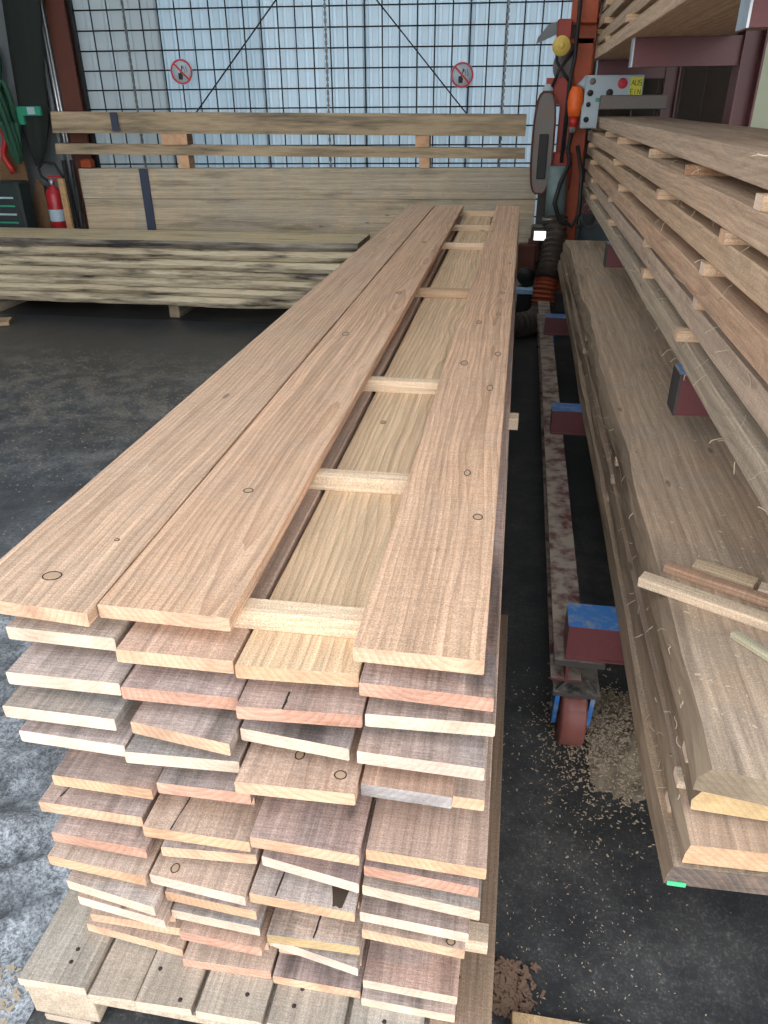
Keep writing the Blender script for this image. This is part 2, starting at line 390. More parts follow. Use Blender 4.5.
for i, wdt in enumerate((1.2, .9, .9, .9, .9, .85)):
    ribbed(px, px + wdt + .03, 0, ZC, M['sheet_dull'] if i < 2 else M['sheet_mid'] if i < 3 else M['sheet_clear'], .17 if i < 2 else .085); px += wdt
xx = px
while xx < 1.75:
    MB().box(xx, xx + .19, -.012 + random.uniform(-.004, .004), .02, 0, ZC).build('plank', M['wall_dark'], wb_root); xx += .195
MB().box(xx, XR + .3, -.02, .02, 0, ZC).build('panel', M['wall_pale'], wb_root)
# brown-red steel post in the left corner
cp = MB().box(-4.09, -3.92, 7.0, 7.02, 0, ZC).box(-4.01, -4.0, 7.02, 7.12, 0, ZC).box(-4.09, -3.92, 7.12, 7.14, 0, ZC)
struct('trim_2', cp, M['brown_red'])

# wire grid fixed in front of the sheets
grid = thing('wire_grid', 'black welded wire mesh in front of the translucent back wall', 'wire mesh', (0, 7.45, 0), rz=.085)
vw = MB().tube([(0, 0, .0), (0, 0, 3.2)], .0062, 5, smooth=True).mesh('wire_vertical', M['wire'])
hw = MB().tube([(-3.92, -.012, 0), (.36, -.012, 0)], .0062, 5).mesh('wire_horizontal', M['wire'])
for i in range(30):
    o = D.objects.new('wire', vw); C.objects.link(o); o.parent = grid; o.location = (-3.92 + i * .1475, 0, 0)
for i in range(22):
    o = D.objects.new('wire', hw); C.objects.link(o); o.parent = grid; o.location = (0, 0, .10 + i * .149)
MB().box(-3.95, -3.92, -.03, .0, 0, 3.2).build('frame', M['wire'], grid)
# bracing cables and chains
def cable(a, b, label):
    ob = MB().tube([a, b], .0065, 6).build('bracing_cable', M['wire']); return tag(ob, label, 'cable')
cable((-1.98, 7.26, 2.55), (-2.98, 7.17, 1.50), 'black bracing cable slanting down to the left, across the wire mesh')
cable((-1.42, 7.27, 2.50), (-.42, 7.36, 1.42), 'black bracing cable slanting down to the right, across the wire mesh')
def chain(x, y, label):
    mb = MB()
    z = 2.9; i = 0
    while z > .9:
        if i % 2: mb.box(x - .004, x + .004, y - .011, y + .011, z - .016, z + .016)
        else: mb.box(x - .011, x + .011, y - .004, y + .004, z - .016, z + .016)
        z -= .026; i += 1
    mb.box(x - .003, x + .003, y - .003, y + .003, .9, 2.9)
    return tag(mb.build('hanging_chain', M['chain']), label, 'chain')
chain(-3.45, 7.12, 'thin chain hanging over the mesh near the brown-red post')
chain(-1.72, 7.22, 'thin chain hanging over the middle of the wire mesh')
chain(-.22, 7.36, 'thin chain hanging over the mesh beside the orange saw')

def no_smoking(x, y, z, r, label):
    t = thing('no_smoking_sign', label, 'sign', (x, y, z), rz=.085)
    MB().lathe([(0, 0), (r * 1.02, 0), (r * 1.02, .006), (0, .006)], 32, axis='y').build('disc', M['sign_film'], t)
    MB().lathe([(r, -.004), (r, .0), (r * .86, .0), (r * .86, -.004), (r, -.004)], 32, axis='y', smooth=False).build('ring', M['sign_red'], t)
    c, s_ = math.cos(math.pi / 4), math.sin(math.pi / 4); h = r * .075; l = r * .9
    q = [(-l * c + h * s_, l * s_ + h * c), (l * c + h * s_, -l * s_ + h * c), (l * c - h * s_, -l * s_ - h * c), (-l * c - h * s_, l * s_ - h * c)]
    MB().prism(q, 'y', -.006, -.001).build('slash', M['sign_red'], t)
    mb = MB()
    # fist holding a lit match, smoke rising
    mb.prism([(-.30 * r, -.62 * r), (.05 * r, -.62 * r), (.10 * r, -.30 * r), (-.05 * r, -.05 * r), (-.32 * r, -.12 * r)], 'y', -.004, -.001)
    mb.prism([(-.12 * r, -.08 * r), (-.04 * r, -.08 * r), (.10 * r, .22 * r), (.03 * r, .26 * r)], 'y', -.004, -.001)
    mb.prism([(.02 * r, .26 * r), (.14 * r, .22 * r), (.16 * r, .38 * r), (.09 * r, .52 * r), (.02 * r, .40 * r)], 'y', -.004, -.001)
    for a in range(2):
        pts = [(.28 * r + a * .2 * r + .06 * r * math.sin(i * .9), -.003, -.1 * r + i * .09 * r) for i in range(7)]
        mb.tube(pts, .02 * r, 4)
    mb.build('match_symbol', M['sign_black'], t)
    return t
no_smoking(-3.005, 7.15, 1.875, .096, 'red and black no smoking sign on the left part of the mesh')
no_smoking(-.575, 7.33, 1.825, .095, 'paler no smoking sign on the right part of the mesh, near the orange saw')

# ------------------------------------------------------------------ timber builders
def board_mb(x0, x1, y0l, y0r, y1, z0, z1, fx0=None, fx1=None, n=7, ch=.0018, wob=.0012, ox=0, oy=0, oz=0):
    """sawn board along y. front corners (x0,y0l),(x1,y0r); far corners at y1 with fx0,fx1"""
    fx0 = x0 if fx0 is None else fx0; fx1 = x1 if fx1 is None else fx1
    mb = MB(); vs = []
    for i in range(n + 1):
        t = i / n
        a = x0 + (fx0 - x0) * t; b = x1 + (fx1 - x1) * t
        yl = y0l + (y1 - y0l) * t; yr = y0r + (y1 - y0r) * t
        wl = random.uniform(-wob, wob) if 0 < i < n else 0; wr = random.uniform(-wob, wob) if 0 < i < n else 0
        a += wl; b += wr
        e = ch
        sec = [(a + e, z0), (b - e, z0), (b, z0 + e), (b, z1 - e), (b - e, z1), (a + e, z1), (a, z1 - e), (a, z0 + e)]
        for X, Z in sec:
            f = (X - a) / (b - a); vs.append((X - ox, yl + (yr - yl) * f - oy, Z - oz))
    fs = []; mi = []
    for i in range(n):
        for j in range(8):
            p = i * 8 + j; q = i * 8 + (j + 1) % 8
            fs.append((p, p + 8, q + 8, q)); mi.append(0)
    fs.append(tuple(range(8))); mi.append(1); fs.append(tuple(range(n * 8, n * 8 + 8))[::-1]); mi.append(1)
    mb.add(vs, fs, mi); return mb
def board(name, x0, x1, y0l, y0r, y1, z0, z1, mat, end, tint=(1, 1, 1), **kw):
    ox, oy, oz = (x0 + x1) / 2, (y0l + y0r) / 2, z0
    mb = board_mb(x0, x1, y0l, y0r, y1, z0, z1, ox=ox, oy=oy, oz=oz, **kw)
    o = mb.build(name, [M[mat], M[end]], loc=(ox, oy, oz)); o.color = (*tint, 1); return o
def stick(name, a, b, wd, h, mat='pale', end='end_pale', tint=(1, 1, 1)):
    """square stick from a to b (bottom centre points), local y along it"""
    a = Vector(a); b = Vector(b); L = (b - a).length
    o = board_mb(-wd / 2, wd / 2, 0, 0, L, 0, h, n=2, ch=.0015, wob=0).build(name, [M[mat], M[end]], loc=a)
    d = b - a; o.rotation_euler = (math.atan2(d.z, math.hypot(d.x, d.y)), 0, -math.atan2(d.x, d.y)); o.color = (*tint, 1); return o
def slab_mb(x0, x1, y0, y1, z0, z1, n=44, aw=.012, bw=.012, skew0=0, slope=.35, seed=0, oy=0, bev=(1, 1), rnd=0.0):
    """waney-edged slab along y; aw/bw: how much the left/right edge wanders, slope: bevel of the wane"""
    mb = MB(); vs = []; T = z1 - z0
    for i in range(n + 1):
        y = y0 + (y1 - y0) * i / n
        nz = lambda k, f: mnoise.noise(Vector((y * f, seed * 3.7 + k, k * 1.3)))
        a = x0 + aw * (nz(0, 1.3) * 1.4 + nz(1, 5) * .5); b = x1 + bw * (nz(2, 1.3) * 1.4 + nz(3, 5) * .5)
        sa = bev[0] * T * slope * (1 + .8 * nz(4, 2.5)); sb = bev[1] * T * slope * (1 + .8 * nz(5, 2.5))
        k1 = .012 * nz(6, 6) * (aw > 0); k2 = .012 * nz(7, 6) * (bw > 0)
        sec = [(a, z0), (b - sb * rnd, z0), (b - sb * .35 * (1 - rnd) + k2, z0 + T * .5), (b - sb, z1), (a + sa, z1), (a + sa * .35 + k1, z0 + T * .5)]
        for X, Z in sec: vs.append((X, y + skew0 * (1 - i / n) * (X - x0) - oy, Z))
    fs = []; mi = []
    for i in range(n):
        for j in range(6):
            p = i * 6 + j; q = i * 6 + (j + 1) % 6
            fs.append((p, p + 6, q + 6, q)); mi.append(1 if j in (1, 2, 4, 5) else 0)
    fs.append(tuple(range(6))); mi.append(2); fs.append(tuple(range(n * 6, n * 6 + 6))[::-1]); mi.append(2)
    mb.add(vs, fs, mi); return mb
def knot(parent, x, y, z, rx, ry, mat='knot', rim=True):
    """oval knot lying flush on a board's top (world coordinates)"""
    L = parent.location
    mb = MB(); n = 14
    vs = [(0, 0, .0007)] + [(rx * .86 * math.cos(2 * math.pi * i / n), ry * .86 * math.sin(2 * math.pi * i / n), .0005) for i in range(n)]
    mb.add(vs, [(0, 1 + i, 1 + (i + 1) % n) for i in range(n)], 0)
    if rim:
        pts = [(rx * math.cos(2 * math.pi * i / n), ry * math.sin(2 * math.pi * i / n), .0003) for i in range(n + 1)]
        mb.tube(pts, .0009, 4, 1, False)
    o = mb.build('knot', [M[mat], M['knot_ring']], parent); o.location = (x - L.x, y - L.y, z - L.z)
    return o

# ------------------------------------------------------------------ central stack
PITCH, TB = .058, .024
LAY = ['top', 'second', 'third', 'fourth', 'fifth', 'sixth', 'seventh', 'eighth', 'ninth', 'tenth', 'eleventh', 'twelfth', 'thirteenth', 'fourteenth', 'bottom']
COLN = {1: 'far left', 2: 'second', 3: 'third', 4: 'far right'}
NOM = {1: (-.78, -.60), 2: (-.595, -.405), 3: (-.375, -.195), 4: (-.185, -.006)}
FR = {1: {0: (-.79, -.574, .802, .789), 1: (-.733, -.553, .810, .809), 2: (-.725, -.540, .774, .777), 3: (-.738, -.551, .761, .761), 4: (-.730, -.547, .768, .764),
          5: (-.705, -.545, .83, .83), 6: (-.711, -.528, .785, .783), 7: (-.743, -.552, .774, .772), 8: (-.725, -.547, .761, .755), 9: (-.743, -.553, .755, .743), 10: (-.718, -.539, .752, .728),
          11: (-.714, -.535, .761, .742), 12: (-.72, -.545, .79, .79), 13: (-.735, -.54, .80, .80), 14: (-.762, -.548, .812, .793)},
      2: {0: (-.571, -.367, .813, .811), 1: (-.540, -.360, .786, .788), 2: (-.535, -.354, .771, .775), 3: (-.525, -.361, .761, .741), 4: (-.542, -.360, .753, .762),
          5: (-.498, -.345, .752, .754), 6: (-.53, -.36, .80, .80), 7: (-.543, -.358, .755, .755), 8: (-.524, -.359, .764, .775), 9: (-.548, -.371, .750, .736), 10: (-.533, -.362, .760, .750),
          11: (-.532, -.363, .764, .757), 12: (-.524, -.364, .761, .755), 13: (-.53, -.37, .80, .80), 14: (-.541, -.364, .776, .780)},
      3: {1: (-.354, -.176, .780, .789), 2: (-.352, -.169, .759, .770), 3: (-.356, -.187, .774, .760), 4: (-.354, -.174, .725, .731), 5: (-.34, -.19, .80, .80),
          6: (-.341, -.168, .723, .718), 7: (-.35, -.19, .81, .81), 8: (-.349, -.178, .775, .751), 9: (-.366, -.184, .744, .738), 10: (-.35, -.19, .80, .80), 11: (-.347, -.180, .748, .753),
          12: (-.358, -.185, .777, .749), 13: (-.35, -.19, .80, .80), 14: (-.358, -.188, .774, .773)},
      4: {0: (-.180, -.003, .776, .775), 1: (-.172, .013, .773, .770), 2: (-.165, .018, .774, .783), 3: (-.175, .008, .758, .755), 4: (-.169, -.035, .751, .748), 5: (-.17, .012, .80, .80),
          6: (-.160, .022, .730, .726), 7: (-.167, .013, .744, .735), 8: (-.172, .018, .750, .736), 9: (-.176, .003, .742, .734), 10: (-.175, -.001, .749, .741), 11: (-.18, -.006, .80, .80),
          12: (-.18, -.006, .82, .82), 13: (-.18, -.008, .763, .761), 14: (-.184, -.010, .762, .760)}}
#  look of each visible end: (wood, end, tint, words)
W, G = (1, 1, 1), (.74, .76, .78)
LOOK = {(1, 0): ('larch_top', 'end_peach', W, 'long beige', 'peach'), (2, 0): ('larch_top', 'end_peach', (1.03, .99, .96), 'long tan', 'peach'), (4, 0): ('larch_top', 'end_peach', (1.05, 1.0, .96), 'long honey tan', 'peach'),
        (1, 1): ('larch_weathered', 'end_cream', (1.15, 1.18, 1.15), 'pale grey', 'cream'), (2, 1): ('larch', 'end_peach', (1, .95, .92), 'pinkish tan', 'peach'), (3, 1): ('larch_fresh', 'end_orange', (1.05, 1.05, 1.05), 'yellowish', 'light orange'), (4, 1): ('larch_weathered', 'end_red', (.85, .8, .8), 'grey brown', 'pink'),
        (1, 2): ('larch_weathered', 'end_cream', (1.05, 1.02, 1), 'mottled grey', 'yellow cream'), (2, 2): ('larch_weathered', 'end_red', (.92, .88, .9), 'greyish', 'red'), (3, 2): ('larch_weathered', 'end_red', (.95, .85, .82), 'brown', 'orange red'), (4, 2): ('larch_weathered', 'end_cream', (.9, .82, .78), 'brown', 'cream'),
        (1, 3): ('larch_weathered', 'end_pale', (.78, .84, .84), 'blue grey', 'pale pink'), (2, 3): ('larch_weathered', 'end_peach', (1, .93, .9), 'light brown', 'peach'), (3, 3): ('larch_weathered', 'end_cream', (.8, .76, .76), 'dark grained', 'cream'), (4, 3): ('larch_weathered', 'end_pale', (.9, .86, .85), 'grey brown', 'pale pink'),
        (1, 4): ('larch_weathered', 'end_pale', (1.05, 1, 1), 'streaky', 'pale'), (2, 4): ('larch_weathered', 'end_cream', (.78, .80, .80), 'grey', 'cream'), (3, 4): ('larch', 'end_peach', (1, .95, .92), 'tan knotty', 'peach'), (4, 4): ('larch', 'end_grey', (.9, .8, .75), 'short cut brown', 'grey'),
        (1, 6): ('larch_weathered', 'end_orange', (.95, .86, .82), 'brown dark streaked', 'orange'), (2, 5): ('larch_weathered', 'end_red', (.8, .78, .78), 'grey', 'orange red'), (3, 6): ('larch_weathered', 'end_peach', (.85, .78, .78), 'dark stained', 'peach'), (4, 6): ('larch', 'end_orange', (.85, .82, .82), 'broad brown', 'orange'),
        (1, 7): ('larch_weathered', 'end_peach', (.95, .86, .82), 'brown', 'dull brown'), (2, 7): ('larch', 'end_orange', (1, .97, .95), 'tan', 'orange'), (4, 7): ('larch_weathered', 'end_red', (.9, .8, .8), 'split', 'deep orange'),
        (1, 8): ('larch_weathered', 'end_red', (.95, .9, .9), 'pinkish grey', 'red brown'), (2, 8): ('larch_weathered', 'end_peach', W, 'light brown', 'peach'), (3, 8): ('larch_weathered', 'end_pale', (.9, .8, .8), 'brown', 'pale pink'), (4, 8): ('larch_weathered', 'end_cream', (.85, .86, .84), 'grey', 'cream'),
        (1, 9): ('larch', 'end_orange', W, 'beige', 'orange'), (2, 9): ('larch', 'end_pale', W, 'beige knotty', 'pale'), (3, 9): ('larch_weathered', 'end_orange', (1.08, 1.05, 1.02), 'grey cracked', 'light orange'), (4, 9): ('larch_weathered', 'end_pale', (.9, .8, .75), 'brown', 'whitish'),
        (1, 10): ('larch_weathered', 'end_cream', (1.08, 1.05, 1.0), 'light grey', 'cream'), (2, 10): ('larch_weathered', 'end_orange', W, 'thin showing', 'orange'), (4, 10): ('larch', 'end_peach', (.95, .93, .92), 'grey pink', 'peach'),
        (1, 11): ('larch', 'end_pale', W, 'light', 'pale pink'), (2, 11): ('larch_weathered', 'end_cream', (.85, .88, .88), 'blue grey', 'yellow cream'), (3, 11): ('larch_weathered', 'end_yellow', (1.05, 1.08, 1.06), 'pale grey', 'yellow'),
        (2, 12): ('larch', 'end_red', (1, .9, .88), 'pinkish', 'red'), (3, 12): ('larch_weathered', 'end_pale', (.85, .88, .88), 'blue grey', 'white'),
        (4, 13): ('larch_weathered', 'end_cream', (.9, .82, .8), 'brown', 'cream'), (1, 14): ('larch', 'end_peach', (1, .95, .92), 'light brown', 'peach'), (2, 14): ('larch', 'end_red', W, 'grey tinged', 'pink red'),
        (3, 14): ('larch_weathered', 'end_peach', (1, .9, .9), 'pinkish', 'peach'), (4, 14): ('larch_weathered', 'end_cream', W, 'checked', 'cream')}
BOARDS = {}
for k in range(15):
    zb = .954 - PITCH * k
    cur = {c: list(FR[c][k]) for c in FR if k in FR[c]}
    for c in (1, 2, 3):
        if c in cur and c + 1 in cur and cur[c][1] > cur[c + 1][0] - .003:
            m_ = (cur[c][1] + cur[c + 1][0]) / 2; cur[c][1] = m_ - .0015; cur[c + 1][0] = m_ + .0015
    for c, (a, b, yl, yr) in cur.items():
        jl = 0 if k == 0 else random.uniform(-.002, .002)
        fa, fb = NOM[c]
        if k == 0: fa, fb = {1: (-.792, -.612), 2: (-.603, -.405), 4: (-.172, -.007)}[c]
        mt, en, ti, wd, ew = LOOK.get((c, k), ('larch', 'end_peach', W, None, None))
        far = (5.73 if k == 0 else 5.72 + random.uniform(-.05, .05))
        o = board('plank', a, b, yl, yr, far, zb, zb + TB, mt, en, ti, fx0=fa + jl, fx1=fb + jl)
        place = '%s layer, %s' % (LAY[k], {1: 'leftmost column', 2: 'second column from left', 3: 'third column from left', 4: 'rightmost column'}[c])
        if wd: lab = '%s plank with %s end in centre stack, %s' % (wd, ew, place)
        else: lab = 'set-back sawn plank in centre stack, %s' % place
        tag(o, lab, 'plank', 'planks of the centre stack'); BOARDS[(c, k)] = o
b = BOARDS
for (c, k, x, y, rx, ry) in ((1, 0, -.678, .872, .015, .012), (4, 0, -.035, 1.163, .008, .010), (4, 0, -.066, 1.34, .006, .013), (4, 0, -.045, 1.85, .008, .02), (4, 0, -.035, 2.15, .008, .02),
                             (4, 0, -.125, 2.05, .010, .02), (4, 0, -.11, 2.5, .009, .02), (4, 0, -.05, 2.62, .007, .016), (4, 0, -.045, 2.95, .007, .02), (2, 0, -.47, 1.20, .009, .009), (2, 0, -.52, 2.3, .010, .02), (2, 0, -.44, 2.9, .010, .02), (2, 0, -.49, 4.1, .01, .03),
                             (3, 4, -.202, .762, .009, .008), (3, 4, -.272, .79, .007, .009), (2, 9, -.508, .768, .007, .009), (4, 10, -.025, .752, .007, .006), (3, 1, -.30, 1.72, .006, .010), (1, 0, -.63, .99, .004, .004)):
    knot(b[(c, k)], x, y, b[(c, k)].location.z + TB, rx, ry)
# dark stains, rotten corners and drying checks, each its own patch on the plank
def patch(c, k, pts, name, mat):
    par = b[(c, k)]; L = par.location; z = L.z + TB
    mb = MB(); n = len(pts); P = []
    for i in range(n):
        p, q = pts[i], pts[(i + 1) % n]
        for f in (0, .33, .66): P.append((p[0] + (q[0] - p[0]) * f + random.uniform(-.0012, .0012), max(L.y - .008, p[1] + (q[1] - p[1]) * f + random.uniform(-.0022, .0022))))
    mb.prism([(x - L.x, y - L.y) for x, y in P], 'z', TB - .0004, TB + .0006)
    return mb.build(name, mat, par)
patch(3, 9, [(-.236, .795), (-.198, .80), (-.205, .742), (-.222, .744)], 'rotten_corner', M['rot'])
patch(3, 9, [(-.318, .80), (-.3165, .80), (-.3205, .746), (-.322, .746)], 'crack', M['knot_ring'])
patch(3, 11, [(-.262, .80), (-.259, .80), (-.262, .755), (-.2645, .755)], 'crack', M['knot_ring'])
patch(1, 7, [(-.70, .84), (-.697, .84), (-.708, .79), (-.711, .79)], 'crack', M['knot_ring'])
patch(2, 7, [(-.487, .84), (-.4845, .84), (-.494, .757), (-.4965, .757)], 'crack', M['knot_ring'])
patch(3, 2, [(-.284, .80), (-.281, .80), (-.281, .765), (-.285, .765)], 'crack', M['knot_ring'])
# splintered and broken bits on the ends
# stickers of the centre stack
SG = 'stickers between the planks of the centre stack'
TOPY = [(.855, 'nearest'), (1.325, 'second nearest'), (1.93, 'third nearest'), (3.08, 'fourth'), (4.24, 'third from the far end'), (4.91, 'second from the far end'), (5.60, 'farthest')]
for y, wd in TOPY:
    o = stick('sticker', (-.745, y + .022, .92), (-.03, y + .03 + random.uniform(-.012, .012), .92), .036, .0335, 'pale', 'end_pale', (1.15, 1.1, 1.04) if y != 3.08 else (.8, .7, .6))
    tag(o, 'pale sticker showing in the top gap of the centre stack, %s' % wd, 'sticker', SG)
for k in range(1, 14):
    zb = .954 - PITCH * k - .034
    for y in (1.0, 1.62, 3.1, 5.4):
        yy = y + random.uniform(-.05, .05); xr = -.03
        if k == 12 and y == 1.0: yy, xr = .865, .040
        if k == 1 and y == 1.62: yy, xr = 1.88, .034
        o = stick('sticker', (-.70, yy, zb), (xr, yy, zb), .04, .034, 'pale', 'end_pale' if xr > 0 else 'end_peach')
        if k == 12 and y == 1.0: tag(o, 'white-ended sticker poking out at the foot of the centre stack, right side', 'sticker', SG)
        elif k == 1 and y == 1.62: tag(o, 'orange-brown sticker end poking out high on the right of the centre stack', 'sticker', SG)
        else: tag(o, 'hidden sticker under the %s plank layer of the centre stack, %s along it' % (LAY[k], {1.0: 'near end', 1.62: 'second', 3.1: 'third', 5.4: 'far end'}[y]), 'sticker', SG)

# pallets under the stack
def pallet(y0, y1, xs, label):
    t = thing('pallet', label, 'pallet', ((xs[0][0] + xs[-1][1]) / 2, (y0 + y1) / 2, 0)); L = t.location
    def part(name, mb, mats, tint=(1, 1, 1)):
        o = mb.build(name, mats, t); o.location = (0, 0, 0); o.color = (*tint, 1); return o
    for i, (a, b_, dz) in enumerate(xs):
        mb = board_mb(a - L.x, b_ - L.x, y0 - L.y + random.uniform(-.006, .006), y0 - L.y + random.uniform(-.006, .006), y1 - L.y, .119, .1415 - dz, n=3)
        o = part('deck_board', mb, [M['pallet'], M['end_cream']], (1.05, 1.0, .95) if dz else (.66, .54, .46) if b_ > .04 else (random.uniform(.9, 1.05),) * 3)  # right board browner, with shade under the overhang mixed into its tint
        if not dz:
            for q in range(5):
                nb = MB().lathe([(0, .0012), (.0038, .0010), (.0045, 0)], 8)
                nn = nb.build('nail_head', M['knot_ring'], o); nn.location = ((a + b_) / 2 - L.x + random.uniform(-.035, .035), y0 - L.y + .03 + .05 * q + random.uniform(-.02, .02), .1415)
    for yy in (y0 + .05, (y0 + y1) / 2, y1 - .05):
        part('bearer', board_mb(-(xs[-1][1] - xs[0][0]) / 2 + .004, (xs[-1][1] - xs[0][0]) / 2 - .004, yy - L.y - .045, yy - L.y - .045, yy - L.y + .045, .094, .119, n=2), [M['pallet'], M['pale']])
        for xx_ in (xs[0][0] + .075, (xs[0][0] + xs[-1][1]) / 2, xs[-1][1] - .075):
            part('block', MB().box(xx_ - L.x - .07, xx_ - L.x + .07, yy - L.y - .043, yy - L.y + .043, .020, .094, ch=.002), M['pale'])
    for xx_ in (xs[0][0] + .075, (xs[0][0] + xs[-1][1]) / 2, xs[-1][1] - .075):
        part('bottom_board', board_mb(xx_ - L.x - .05, xx_ - L.x + .05, y0 - L.y + .005, y0 - L.y + .005, y1 - L.y - .005, 0, .020, n=2), [M['pallet'], M['end_cream']])
    return t
pallet(.70, 2.03, [(-.85, -.712, 0), (-.706, -.612, .012), (-.606, -.497, 0), (-.487, -.36, 0), (-.35, -.21, 0), (-.20, -.065, 0), (-.055, .057, 0)], 'weathered grey pallet sticking out under the near end of the centre stack')
XS2 = [(-.82, -.70, 0), (-.66, -.54, 0), (-.50, -.38, 0), (-.33, -.21, 0), (-.13, -.01, 0)]
pallet(2.35, 3.65, XS2, 'pallet under the middle of the centre stack')
pallet(4.30, 5.60, XS2, 'pallet under the far end of the centre stack')

# ------------------------------------------------------------------ trolley with slabs on the right
tr = thing('timber_trolley', 'dark red steel trolley on a wheel under the waney slabs, capped in blue', 'trolley', (.6, 3.2, 0)); TL = tr.location
def tp(name, mb, mats):
    o = mb.build(name, mats, tr); o.location = -TL; return o
def chan(x0, x1, y0, y1, z0, z1, t=.006):   # I profile along y
    m = MB(); c = (x0 + x1) / 2
    return m.box(x0, x1, y0, y1, z1 - t, z1).box(x0, x1, y0, y1, z0, z0 + t).box(c - t / 2, c + t / 2, y0, y1, z0 + t, z1 - t)
tp('side_beam', chan(.172, .252, 1.60, 5.6, .255, .352, .008), M['dark_red'])
tp('side_beam', chan(.85, .93, 1.60, 5.6, .255, .352, .008), M['dark_red'])
for y in (1.62, 3.14, 4.74):
    xa, za = .198, .353
    o = tp('cross_arm', MB().box(xa, .98, y - .05, y + .05, za, za + .008).box(xa, .98, y - .05, y + .05, .452, .4595).box(xa, .98, y - .047, y - .040, za + .008, .452).box(xa, xa + .004, y - .05, y + .05, za + .008, .452), M['dark_red_clean'])
    c_ = MB().box(xa - .002, xa + .125, y - .051, y + .051, .4597, .4608).build('blue_cap', M['blue_paint'], o); c_['label'] = 'chipped blue painted top of the arm'
for (wy, lab) in ((1.665, 1), (5.3, 0)):
    for wx in (.245, .89):
        wl = tp('wheel', MB().lathe([(0, -.034), (.098, -.034), (.104, -.028), (.104, .028), (.098, .034), (0, .034)], 28, (wx, wy, .1045), 'x'), M['wheel_red'])
        for sx in (-.047, .047):
            f_ = tp('wheel_fork', MB().prism([(wy - .06, .205), (wy + .06, .205), (wy + .03, .07), (wy - .03, .07)], 'x', wx + sx - .006, wx + sx + .006), M['blue_paint'])
        tp('axle', MB().tube([(wx - .06, wy, .1045), (wx + .06, wy, .1045)], .012, 10), M['dark_steel'])
        tp('fork_plate', MB().box(wx - .062, wx + .062, wy - .07, wy + .07, .205, .217), M['dark_steel'])
        tp('fork_post', MB().box(wx - .02, wx + .012, wy - .03, wy + .03, .217, .255).prism([(wx - .055, .217), (wx - .045, .217), (wx - .02, .255), (wx - .03, .255)], 'y', wy - .06, wy - .05).prism([(wx + .045, .217), (wx + .055, .217), (wx + .03, .255), (wx + .02, .255)], 'y', wy - .06, wy - .05), M['dark_steel'])
tp('end_plate', MB().box(.172, .30, 1.565, 1.60, .335, .352), M['dark_steel'])

SLG = 'waney slabs on the trolley'
def cart_slab(x0, x1, y0, y1, z0, z1, skew, seed, end, label, tint, aw=.006, slope=.16):
    mb = slab_mb(x0, x1, y0, y1, z0, z1, 56, aw, .008, skew, slope, seed, bev=(1, .4))
    o = mb.build('waney_slab', [M['slab_wood'], M['bark_slab'], M[end]]); o.color = (*tint, 1); return tag(o, label, 'slab', SLG)
cart_slab(.320, .95, .872, 6.5, .461, .506, .03, 1, 'end_dark', 'lowest waney slab on the trolley, dark stained end with green tape', (.9, .85, .8))
cart_slab(.336, .93, .868, 6.45, .524, .568, .03, 2, 'end_orange', 'waney slab second from the bottom on the trolley, orange end', (.95, .88, .88))
cart_slab(.352, .94, .925, 6.5, .586, .630, -.04, 3, 'end_yellow', 'waney slab second from the top on the trolley, yellow end', (1, .95, .9))
top_slab = cart_slab(.343, .96, .910, 6.1, .648, .700, -.14, 4, 'end_dull', 'wide topmost waney slab on the trolley with loose sticks on it', (1.03, .98, .95), .012, .4)
tp2 = MB().box(.326, .356, .8695, .8715, .461, .470).build('green_tape', M['bright_green']); tag(tp2, 'bright green tape scrap on the near corner of the lowest trolley slab', 'tape')
for zi, (z, nm) in enumerate(((.506, 'lower'), (.568, 'middle'), (.630, 'upper'))):
    for y in (1.0, 2.2, 3.6, 5.4):
        o = stick('sticker', (.338 + .004 * zi, y, z), (.9, y, z), .035, .0178, 'pale', 'end_pale')
        tag(o, 'thin pale sticker in the %s gap of the trolley slabs, %s' % (nm, {1.0: 'nearest', 2.2: 'second', 3.6: 'third', 5.4: 'farthest'}[y]), 'sticker', 'stickers between the trolley slabs')
# loose sticks on the top slab
zs = .7005
for (a, b_, wd, h, mt, en, ti, lab) in (
    ((.316, 1.425), (.80, 1.165), .036, .022, 'pale', 'end_pale', (1.02, 1, .97), 'long pale loose stick lying across the top trolley slab, nearest the camera'),
    ((.376, 1.487), (.85, 1.225), .026, .018, 'larch', 'end_peach', (.82, .70, .60), 'thin brown loose stick behind the long pale stick on the slab'),
    ((.440, 1.500), (.552, 1.437), .036, .020, 'pale', 'end_cream', (.85, .80, .72), 'short beige offcut stick on the top slab behind the brown stick'),
    ((.556, 1.422), (.80, 1.305), .034, .022, 'pale', 'end_pale', (1, 1, 1), 'pale stick at the right frame edge beyond the brown stick'),
    ((.470, 1.262), (.62, 1.075), .020, .012, 'pale', 'end_grey', (.80, .92, .88), 'thin greenish grey stick on the slab in front of the other sticks')):
    o = stick('loose_stick', (*a, zs), (*b_, zs), wd, h, mt, en, ti); tag(o, lab, 'stick', 'loose sticks on the trolley slab')

